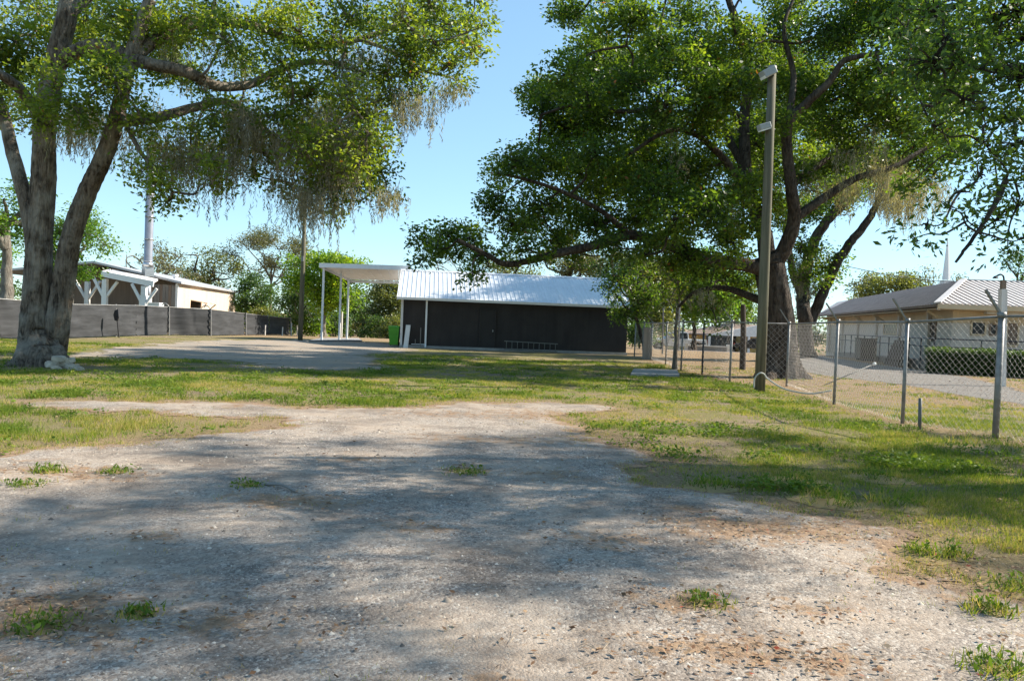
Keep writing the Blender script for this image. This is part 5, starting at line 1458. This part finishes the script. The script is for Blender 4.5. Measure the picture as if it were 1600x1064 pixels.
# --- second oak behind it, leaning right
rng = np.random.RandomState(33)
D = 43.0
b0 = G(1262, 556); b0[2] -= .5
limbs = [(np.array([b0, P(1258, 510, D), P(1254, 460, D), P(1262, 410, D), P(1282, 360, D), P(1318, 318, D), P(1340, 290, D)]), .42, .2),
         (np.array([P(1266, 505, D), P(1290, 450, D - .3), P(1318, 395, D - .6), P(1345, 360, D - .8), P(1368, 325, D - 1), P(1378, 298, D - 1)]), .30, .15),
         (np.array([P(1258, 470, D), P(1240, 430, D + .6), P(1232, 380, D + 1)]), .3, .14)]
bl = pblobs([(1255, 428, 24), (1285, 420, 26), (1302, 402, 20), (1270, 385, 22), (1300, 428, 16), (1250, 395, 22), (1285, 440, 16), (1340, 280, 30), (1320, 250, 40), (1380, 280, 34), (1360, 240, 44), (1300, 290, 30), (1270, 330, 26), (1400, 250, 40), (1240, 350, 26), (1420, 270, 24), (1270, 460, 14)], rng, D - 2, D + 2)
bl += pblobs([(rng.uniform(1060, 1350), rng.uniform(150, 330), rng.uniform(22, 36)) for _ in range(26)], rng, 43.5, 50)  # extra boughs behind the front oak, added to shade the metal roof
ma = [P(1255 + rng.normal(0, 8), 420 + rng.normal(0, 25), D - .7) for _ in range(16)] + [P(1385 + rng.normal(0, 16), 300 + rng.normal(0, 8), D - 1) for _ in range(14)]
build_tree('live_oak', 'leaning mossy oak with two forked trunks beside the cream hall', limbs, bl, 'oak_leaf', 'dark_bark', .18, 20, .36, 1.3, 33, (np.array(ma), [1.4] * 30), flare=.7, branch_r=.07)

# --- tree out at the right whose boughs hang into the picture and shade the yard
rng = np.random.RandomState(34)
nb = np.array([14.2, 10.6, -.1])
limbs = [(np.array([nb, nb + [-.1, 0, 1.5], nb + [-.4, 0, 3.2], nb + [-.5, .2, 5.0], nb + [-.2, .3, 7.5], nb + [0, .5, 11]]), .45, .08),
         (np.array([nb + [-.4, 0, 3.2], nb + [-2.2, -.6, 4.4], nb + [-4.5, -1.0, 5.2], nb + [-6.6, -1.0, 5.3], nb + [-8.4, -.8, 5.0]]), .2, .04),
         (np.array([nb + [-.5, .2, 4.6], nb + [-2.2, .8, 6.2], nb + [-4.8, 1.0, 7.2], nb + [-7.2, .6, 7.6]]), .16, .04),
         (np.array([nb + [-.4, 0, 3.4], nb + [-1.2, -2.5, 4.6], nb + [-2.6, -5, 5.6], nb + [-4.2, -7, 5.9]]), .17, .04),
         (np.array([nb + [-.4, 0, 3.4], nb + [2.5, 1, 4.6], nb + [5, 1, 5.6]]), .17, .05),
         (np.array([P(1572, 282, 9.3), P(1555, 318, 9.2), P(1536, 350, 9.1), P(1509, 388, 9.0), P(1493, 410, 9.0)]), .035, .014)]
NB_ = [(1455, 95, 55), (1530, 60, 70), (1592, 120, 60), (1560, 185, 44), (1505, 155, 42), (1592, 225, 44), (1535, 225, 30), (1530, 275, 28), (1500, 300, 22), (1480, 325, 22), (1448, 352, 18), (1430, 372, 12), (1560, 300, 26), (1590, 322, 30), (1555, 345, 24), (1510, 340, 18), (1592, 375, 20), (1530, 365, 14), (1450, 20, 55), (1590, 20, 60), (1500, 10, 50), (1610, 270, 30), (1575, 395, 10), (1460, 200, 24), (1420, 50, 40), (1480, 60, 50), (1560, 110, 50), (1500, 100, 45), (1420, 120, 30), (1600, 60, 50), (1560, 30, 50), (1530, 170, 36), (1470, 150, 34), (1590, 180, 40), (1555, 240, 28)]
bl = [(c, r, 2.6) for c, r in pblobs(NB_, rng, 8.0, 10.6)]
SHADE_N = 190
for _ in range(60):
    a = rng.uniform(0, 6.28); r = 7.2 * math.sqrt(rng.rand()); z = rng.uniform(4.2, 12.8)
    c = nb + np.array([math.cos(a) * r - .4, math.sin(a) * r * .75 + .6, 0]) ; c[2] = z
    if c[1] > 15.2 - .06 * z or z > 9 + .6 * (7.2 - r): continue
    pxx = c[0] / c[1] * FPX + 800 if c[1] > 1 else 9e9
    if pxx < 1640 and (c[2] - 1.6) / c[1] < .46: continue
    bl.append((c, rng.uniform(.6, 1.1), .75))
# high boughs over the yard, added out of frame to drop shade on chosen patches
for _ in range(400):
    if len(bl) > SHADE_N: break
    u = rng.rand()
    if u < .55: tx, ty = rng.uniform(250, 1650), rng.uniform(645, 800)
    elif u < .85: tx, ty = rng.uniform(-50, 950), rng.uniform(760, 1050)
    else: tx, ty = rng.uniform(900, 1600), rng.uniform(690, 800)
    g_ = G(tx, ty); h = rng.uniform(6.5, 12.5); c = np.array([g_[0] + 1.327 * h * math.sin(SUN_AZ), g_[1] + 1.327 * h * math.cos(SUN_AZ), h])
    if (c[0] / c[1] < .72 and c[2] < 1.6 + .5 * c[1] + 1.0) or c[1] > 16.5 or c[0] < 4: continue
    bl.append((c, rng.uniform(.5, .85), .75))
build_tree('shade_tree', 'tree whose leafy boughs droop into view at the top right corner', limbs, bl, 'near_leaf', 'dark_bark', .085, 21, .20, 1.8, 34, droop=.3, flat=.3, aspect=.40, branch_r=.026)
# --- another tree to the right of the camera, shading the near gravel
nb = np.array([13.6, 3.4, -.1])
limbs = [(np.array([nb, nb + [.1, 0, 2], nb + [0, .2, 4.2], nb + [.2, .2, 7], nb + [.3, .2, 10]]), .36, .07),
         (np.array([nb + [0, .1, 3.2], nb + [-2, .5, 5], nb + [-4.2, .4, 6.2]]), .16, .04), (np.array([nb + [0, .1, 3.6], nb + [2, -.5, 5], nb + [4, .4, 6]]), .16, .04)]
bl = []
for _ in range(34):
    a = rng.uniform(0, 6.28); r = 5.6 * math.sqrt(rng.rand())
    bl.append((nb + np.array([math.cos(a) * r, math.sin(a) * r * .8, rng.uniform(4.6, 11.6)]), rng.uniform(.5, .95)))
build_tree('shade_tree', 'tree standing out of frame to the right of the gravel yard', limbs, bl, 'near_leaf', 'dark_bark', .14, 14, .3, 1.5, 35, droop=.2, flat=.5)

# --- background trees
def far_tree(name, label, px, py, rx, ry, depth, leaf, seed, bark='dark_bark', n=16, size=.2, per=16, dens=.55, tr=.22, group=None, lean=0, base_px=None, spread=None, open_=0, aspect=.5, cat='tree', droop=0., base_y=None):
    rng = np.random.RandomState(seed)
    c = P(px, py, depth); RX = px2m(rx, depth); RY = px2m(ry, depth)
    bx = P(base_px if base_px else px, py, depth)[0]
    b = np.array([bx, depth, float(gz(bx, depth)) - .2])
    top = c - [0, 0, RY * (.15 if not open_ else .55)]
    limbs = [(np.array([b, b * .7 + top * .3 + [lean * .3, 0, 0], b * .4 + top * .6 + [lean, .1, 0] - [0, 0, 0], top]), tr, tr * .3)]
    limbs[0][0][2][2] = b[2] * .4 + top[2] * .6
    for k in range(5 if not open_ else 8):
        a = k / (5 if not open_ else 8) * 6.28 + rng.rand(); s = b * .3 + top * .7 + (top - b) * .28 * rng.rand()
        e = c + np.array([math.cos(a) * RX * .75, math.sin(a) * RX * .6, RY * rng.uniform(-.3, .7)])
        m = (s + e) / 2 + rng.normal(0, .12 * RX, 3)
        m3 = s * .3 + m * .7 + rng.normal(0, .08 * RX, 3); limbs.append((np.array([s, m3, (m + e) / 2 + rng.normal(0, .1 * RX, 3), e]), tr * .45, tr * .12))
    bl = []
    for k in range(n):
        d = rng.normal(0, 1, 3); d /= np.linalg.norm(d); rr = rng.uniform(.45, .95)
        bl.append((c + d * np.array([RX, RX * .8, RY]) * rr, min(RX, RY) * rng.uniform(.25, .45)))
    sp = spread if spread else max(.25, size * 2)
    dens_ = dens * 30 / max(4, (depth)) * 1.0
    return build_tree(name, label, limbs, bl, leaf, bark, size, per, sp, dens_ , seed, None, group, 10, .06, branch_r=.06 + .02 * open_, aspect=aspect, flare=.4, cat=cat, droop=droop)

BT = 'trees in the background'
far_tree('jacaranda_tree', 'far-left dark trunk with a knot hole behind the screened fence', 8, 320, 80, 70, 37, 'feather_leaf', 40, 'pale_bark', 14, .16, 20, 1.3, .42, BT, base_px=16)
far_tree('jacaranda_tree', 'feathery bright green tree showing between and behind the left oak trunks', 112, 385, 62, 75, 41, 'feather_leaf', 41, 'pale_bark', 20, .16, 22, 1.5, .2, BT, droop=.2)
far_tree('background_oak', 'thin grey-green oak directly behind the silver flue', 240, 408, 60, 38, 75, 'grey_leaf', 42, 'pale_bark', 16, .22, 14, 1.2, .3, BT, open_=1)
far_tree('background_oak', 'olive oak above the right end of the tan workshop', 325, 425, 52, 34, 82, 'olive_leaf', 43, 'dark_bark', 18, .25, 16, 1.7, .35, BT)
far_tree('background_oak', 'greyish round tree low over the workshop roof beside the flue', 285, 435, 34, 24, 78, 'grey_leaf', 44, 'pale_bark', 10, .22, 14, 1.4, .25, BT)
far_tree('ivy_tree', 'dark green ivy-covered tree at the end of the screened fence', 398, 462, 30, 44, 72, 'dark_leaf', 45, 'dark_bark', 18, .24, 18, 2.6, .3, BT)
far_tree('bare_oak', 'nearly bare twisting oak standing above the bright round tree', 425, 392, 72, 44, 86, 'grey_leaf', 46, 'pale_bark', 34, .2, 18, 1.5, .22, BT, open_=1)
far_tree('round_tree', 'bright yellow-green dome-shaped tree behind the carport', 508, 436, 66, 46, 60, 'bright_leaf', 47, 'pale_bark', 34, .22, 20, 2.6, .22, BT)
far_tree('round_tree', 'lower bright green tree under the dome beside the utility pole', 470, 478, 44, 40, 63, 'dark_leaf', 48, 'pale_bark', 18, .22, 18, 2.4, .18, BT)
far_tree('scrub_tree', 'brownish green scrubby tree seen through the carport', 607, 480, 36, 44, 80, 'olive_leaf', 49, 'pale_bark', 26, .24, 20, 3.2, .2, BT)
far_tree('scrub_tree', 'grey mossy tree behind the carport posts', 566, 486, 34, 38, 84, 'dark_leaf', 50, 'pale_bark', 22, .24, 18, 3.0, .2, BT)
far_tree('bare_oak', 'leafless grey crown peeping over the left of the metal roof', 700, 420, 36, 22, 95, 'bare_leaf', 51, 'pale_bark', 10, .2, 10, .8, .25, BT, open_=1)
far_tree('background_oak', 'green tree above the middle of the metal roof', 800, 425, 52, 30, 78, 'olive_leaf', 52, 'dark_bark', 16, .24, 18, 2.0, .3, BT)
far_tree('background_oak', 'dull mossy tree above the right half of the metal roof', 890, 418, 56, 40, 74, 'grey_leaf', 53, 'dark_bark', 20, .24, 16, 2.2, .35, BT)
far_tree('background_oak', 'dark tree over the right end of the metal roof', 955, 425, 44, 50, 70, 'dark_leaf', 54, 'dark_bark', 18, .22, 16, 1.6, .3, BT)
far_tree('yard_tree', 'small tree whose branches droop over the right end of the charcoal building', 985, 452, 48, 52, 39.5, 'oak_leaf', 55, 'dark_bark', 24, .15, 20, 1.5, .15, BT, base_px=1018, droop=.4)
far_tree('yard_tree', 'slender tree with a thin pale trunk growing at the fence', 1062, 432, 46, 46, 30.5, 'bright_leaf', 56, 'grey_bark' if 'grey_bark' in MAT else 'pale_bark', 18, .12, 18, .9, .11, BT, base_px=1060)
far_tree('willow_like_tree', 'pale yellow-green drooping tree beyond the fence by the building', 1012, 455, 50, 62, 66, 'olive_leaf', 57, 'pale_bark', 30, .3, 16, 2.0, .25, BT, droop=.5)
far_tree('willow_like_tree', 'light green drooping tree behind the blank sign', 1088, 445, 62, 62, 70, 'feather_leaf', 58, 'dark_bark', 34, .3, 16, 1.9, .25, BT, droop=.5)
far_tree('background_oak', 'bright green tree behind the light pole over the far house', 1150, 450, 62, 50, 104, 'bright_leaf', 59, 'dark_bark', 18, .3, 18, 2.4, .3, BT)
far_tree('background_oak', 'broad green tree line behind the hall roof', 1390, 462, 78, 34, 98, 'olive_leaf', 60, 'dark_bark', 30, .3, 18, 2.6, .4, BT)
far_tree('background_oak', 'sparse tree just left of the steeple', 1452, 432, 20, 18, 100, 'grey_leaf', 61, 'pale_bark', 8, .24, 12, 1.3, .2, BT)
far_tree('background_oak', 'small sparse tree just right of the steeple', 1500, 440, 18, 14, 100, 'grey_leaf', 62, 'pale_bark', 8, .24, 12, 1.3, .2, BT)
far_tree('pine_tree', 'dark layered tree showing above the hall roof at the right edge', 1590, 418, 28, 44, 74, 'dark_leaf', 63, 'dark_bark', 14, .22, 16, 1.6, .2, BT)
far_tree('background_oak', 'tree at the left edge behind the far-left trunk', -30, 400, 60, 60, 58, 'bright_leaf', 64, 'dark_bark', 20, .22, 18, 2.0, .3, BT)

# far wood closing the horizon
def far_wood():
    rng = np.random.RandomState(70)
    V = []; F = []; T = []; nv = 0
    for band, (d0, d1, hmax, hmin, n, size) in enumerate(((112, 125, 6.2, 3.5, 2100, .9), (128, 150, 8.5, 5.5, 2000, 1.15))):
        y = rng.uniform(d0, d1, n); x = rng.uniform(-1.1, 1.1, n) * y
        h = hmin + (hmax - hmin) * fbm(x * .09 + band * 50, 0 * x + band, 3) * 1.5
        z = gz(x, y) + h * rng.rand(n) ** .8
        keep = np.ones(n, bool)
        c = np.stack([x, y, z], -1)[keep]
        tint = np.clip(.15 + .5 * fbm(x * .12, y * .12 + 9, 3) + rng.normal(0, .08, n), 0, .9)
        v, f, t_ = sprays(c, 9, .75, size * .6, rng, tint, .8)
        V.append(v); F.append(f + nv); T.append(t_); nv += len(v)
    tag(link('far_wood', np_mesh('far_wood', np.concatenate(V), np.concatenate(F), MAT['dark_leaf'], False, {'tint': ('FACE', np.concatenate(T))})), 'dark belt of distant trees closing the horizon', 'trees', kind='stuff')
far_wood()
# understory shrubs behind the carport and at the fence end
for i, (px_, py_, rx, ry, d, lf, lab) in enumerate((
        (440, 508, 26, 16, 66, 'dark_leaf', 'low dark shrub at the right end of the screened fence'), (492, 510, 26, 16, 64, 'bright_leaf', 'bright low shrub behind the utility pole'),
        (548, 512, 30, 14, 78, 'mixed_leaf', 'brown-green shrub behind the carport posts'), (590, 512, 26, 16, 76, 'dark_leaf', 'dark low shrub left of the lime bin'),
        (1000, 520, 26, 18, 62, 'dark_leaf', 'dark shrub beyond the fence beside the building corner'), (372, 490, 20, 22, 74, 'dark_leaf', 'dark shrub at the end of the tan workshop'), (612, 512, 26, 18, 74, 'olive_leaf', 'olive shrub behind the lime bin under the carport'), (525, 508, 26, 20, 70, 'dark_leaf', 'dark green shrub seen between the carport posts'), (410, 500, 26, 20, 70, 'olive_leaf', 'olive shrub behind the last bay of the screened fence'),
        (1150, 500, 40, 22, 110, 'dark_leaf', 'dark shrub beside the far brown-roofed house'), (1255, 525, 26, 20, 72, 'olive_leaf', 'olive shrub behind the forked oak'))):
    far_tree('shrub', lab, px_, py_, rx, ry, d, lf, 80 + i, 'dark_bark', 20, .2, 20, 4.2, .06, 'shrubs', cat='shrub')

# ------------------------------------------------------------------ hedge in front of the hall
def hedge():
    rng = np.random.RandomState(90)
    a = P(1449, 580, 35.6) * [1, 1, 0]; b = P(1680, 590, 33.4) * [1, 1, 0]
    L = np.linalg.norm(b - a); d = (b - a) / L; nn = np.array([d[1], -d[0], 0]); nn = -nn if nn[1] > 0 else nn
    t = thing('hedge', 'dark clipped hedge with sunlight tinted into its tops along the cream hall', 'hedge', (a + b) / 2)
    H = .99; W = 1.1
    m = MB(); m.prism([a + nn * -.1 + [0, 0, 0], b + nn * -.1, b + nn * -.1 + [0, 0, H - .18], a + nn * -.1 + [0, 0, H - .18]], -nn * (W - .2)); m.build('stems', MAT['dark_wood'], t)
    n = 4600
    u = rng.rand(n) * L; face = rng.rand(n)
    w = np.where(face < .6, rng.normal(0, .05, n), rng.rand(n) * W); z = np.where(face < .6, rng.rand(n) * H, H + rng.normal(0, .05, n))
    z = z + .07 * (vnoise(u * 1.5, w) - .5)
    c = a + d * u[:, None] - nn * w[:, None]; c[:, 2] = z
    V, F, T = sprays(c, 7, .08, .085, rng, np.clip(rng.normal(.35, .12, n) + .3 * (face > .6), 0, .9), 1)  # top leaves get a lighter tint, standing in for sun on them
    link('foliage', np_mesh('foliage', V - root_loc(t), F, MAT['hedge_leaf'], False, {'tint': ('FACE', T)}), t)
hedge()

# ------------------------------------------------------------------ single weeds
def weed(px, py, wpx, hpx, label, seed, dryness=.1, leafy=.6):
    rng = np.random.RandomState(seed)
    c = G(px, py + hpx * .3); w = px2m(wpx, c[1]) / 2; h = px2m(hpx, c[1]) * .75
    n = int(16 + 62 * w)
    x = c[0] + np.clip(rng.normal(0, .5, n), -1, 1) * w; y = c[1] + np.clip(rng.normal(0, .55, n), -1, 1) * w
    V, F, T = blades(x, y, h * rng.uniform(.5, 1.0, n), np.full(n, .010), 1.1, np.clip(rng.normal(dryness + .3, .24, n), 0, .95), rng, 8, np.full(n, .05))
    V[:, 2] += .02
    k = int(n * leafy * 3)
    cc = np.stack([c[0] + np.clip(rng.normal(0, .5, k), -1, 1) * w, c[1] + np.clip(rng.normal(0, .55, k), -1, 1) * w, rng.uniform(.1, .9, k) * h + .02], -1)
    ax = unit(rng.normal(0, 1, (k, 3)) + [0, 0, .4]); nr = unit(rng.normal(0, .5, (k, 3)) + [0, 0, 1])
    lv, lf = leaf_quads(cc, ax, nr, rng.uniform(.03, .06, k), rng.uniform(.014, .028, k))
    lf = np.concatenate([lf[:, [0, 1, 2]], lf[:, [0, 2, 3]]])
    # low mat of dead stems that holds the clump together
    na = 14; an = np.linspace(0, 2 * np.pi, na, endpoint=False); rr = (w + .06) * rng.uniform(.85, 1.25, na)
    mv = np.stack([c[0] + np.cos(an) * rr, c[1] + np.sin(an) * rr * 1.05, np.full(na, .004)], -1)
    mc = np.array([[c[0], c[1], .03 + .1 * h]])
    mv = np.concatenate([mv, mc]); mf = np.stack([np.arange(na), (np.arange(na) + 1) % na, np.full(na, na)], -1)
    lf = np.concatenate([lf, mf + len(lv)]); lv = np.concatenate([lv, mv])
    V2 = np.concatenate([V, lv]); F2 = np.concatenate([F, lf + len(V)]); T2 = np.concatenate([T, np.tile(np.clip(rng.normal(.15, .1, k), 0, .6), 2), np.full(14, .9)])
    o = link('weed_clump', np_mesh('weed_clump', V2 - c, F2, MAT['grass'], False, {'tint': ('FACE', T2)})); o.location = c
    tag(o, label, 'weed', 'weeds growing around the gravel')
WEEDS = [(1098, 940, 66, 26, 'lone green weed on the gravel near the bottom middle-right'), (72, 734, 40, 26, 'taller dark weed on the left gravel edge'), (182, 737, 52, 14, 'flat green weed right of the taller left weed'),
         (1290, 772, 90, 40, 'thick dark green weed clump at the shaded gravel edge'), (1108, 754, 62, 26, 'green weed clump in leaf litter left of the thick clump'), (1440, 862, 56, 26, 'small weed on the bare sand at the right'),
         (1490, 862, 30, 32, 'upright little weed right of the sand weed'), (1545, 945, 60, 40, 'leggy weed with yellow stalks near the right edge'), (1560, 1040, 90, 50, 'weed clump at the bottom right corner'),
         (1560, 692, 110, 30, 'bright green weed clump at the foot of the nearest fence post'), (730, 736, 60, 12, 'tiny weed in the middle of the gravel'), (60, 975, 90, 30, 'ragged green weed patch at the bottom left'), (215, 960, 40, 22, 'small weed tuft beside the bottom left patch'),
         (390, 758, 56, 10, 'thin dry weed tuft on the left gravel'), (1085, 600, 90, 24, 'leafy weed clump at the foot of the concrete slab end'), (1400, 780, 90, 36, 'broad weed clump in the shaded right grass'), (1245, 745, 70, 24, 'weed clump behind the thick dark clump'), (1370, 740, 80, 26, 'tall grass weed in the shaded right lawn'), (40, 756, 50, 16, 'low weed below the taller left weed'), (1020, 572, 50, 16, 'leafy green weed pile behind the concrete slab'), (1580, 910, 70, 30, 'weed clump on the right edge above the leggy weed')]
for i, (a, b, c, d, lab) in enumerate(WEEDS): weed(a, b, c, d, lab, 200 + i)
# a fallen stick on the gravel
a, b, c = G(415, 762), G(440, 767), G(463, 774)
m2 = MB(); m2.tube(catmull([a + [0, 0, .03], b + [0, 0, .05], c + [0, 0, .03]], 4), [.012] * 9, 6); o = m2.build('stick', MAT['grey_wood'], None, True); tag(o, 'thin fallen stick lying on the left gravel', 'stick')

# service cable from the forked oak to the hall roof
m2 = MB(); m2.tube(catmull([P(1322, 416, 42.3), P(1385, 429, 43), P(1440, 437, 44), P(1496, 441, 44.5)], 6), .018, 5)
o = m2.build('service_cable', MAT['dark_metal']); tag(o, 'thin dark cable slung from the forked oak to the hall roof', 'cable')
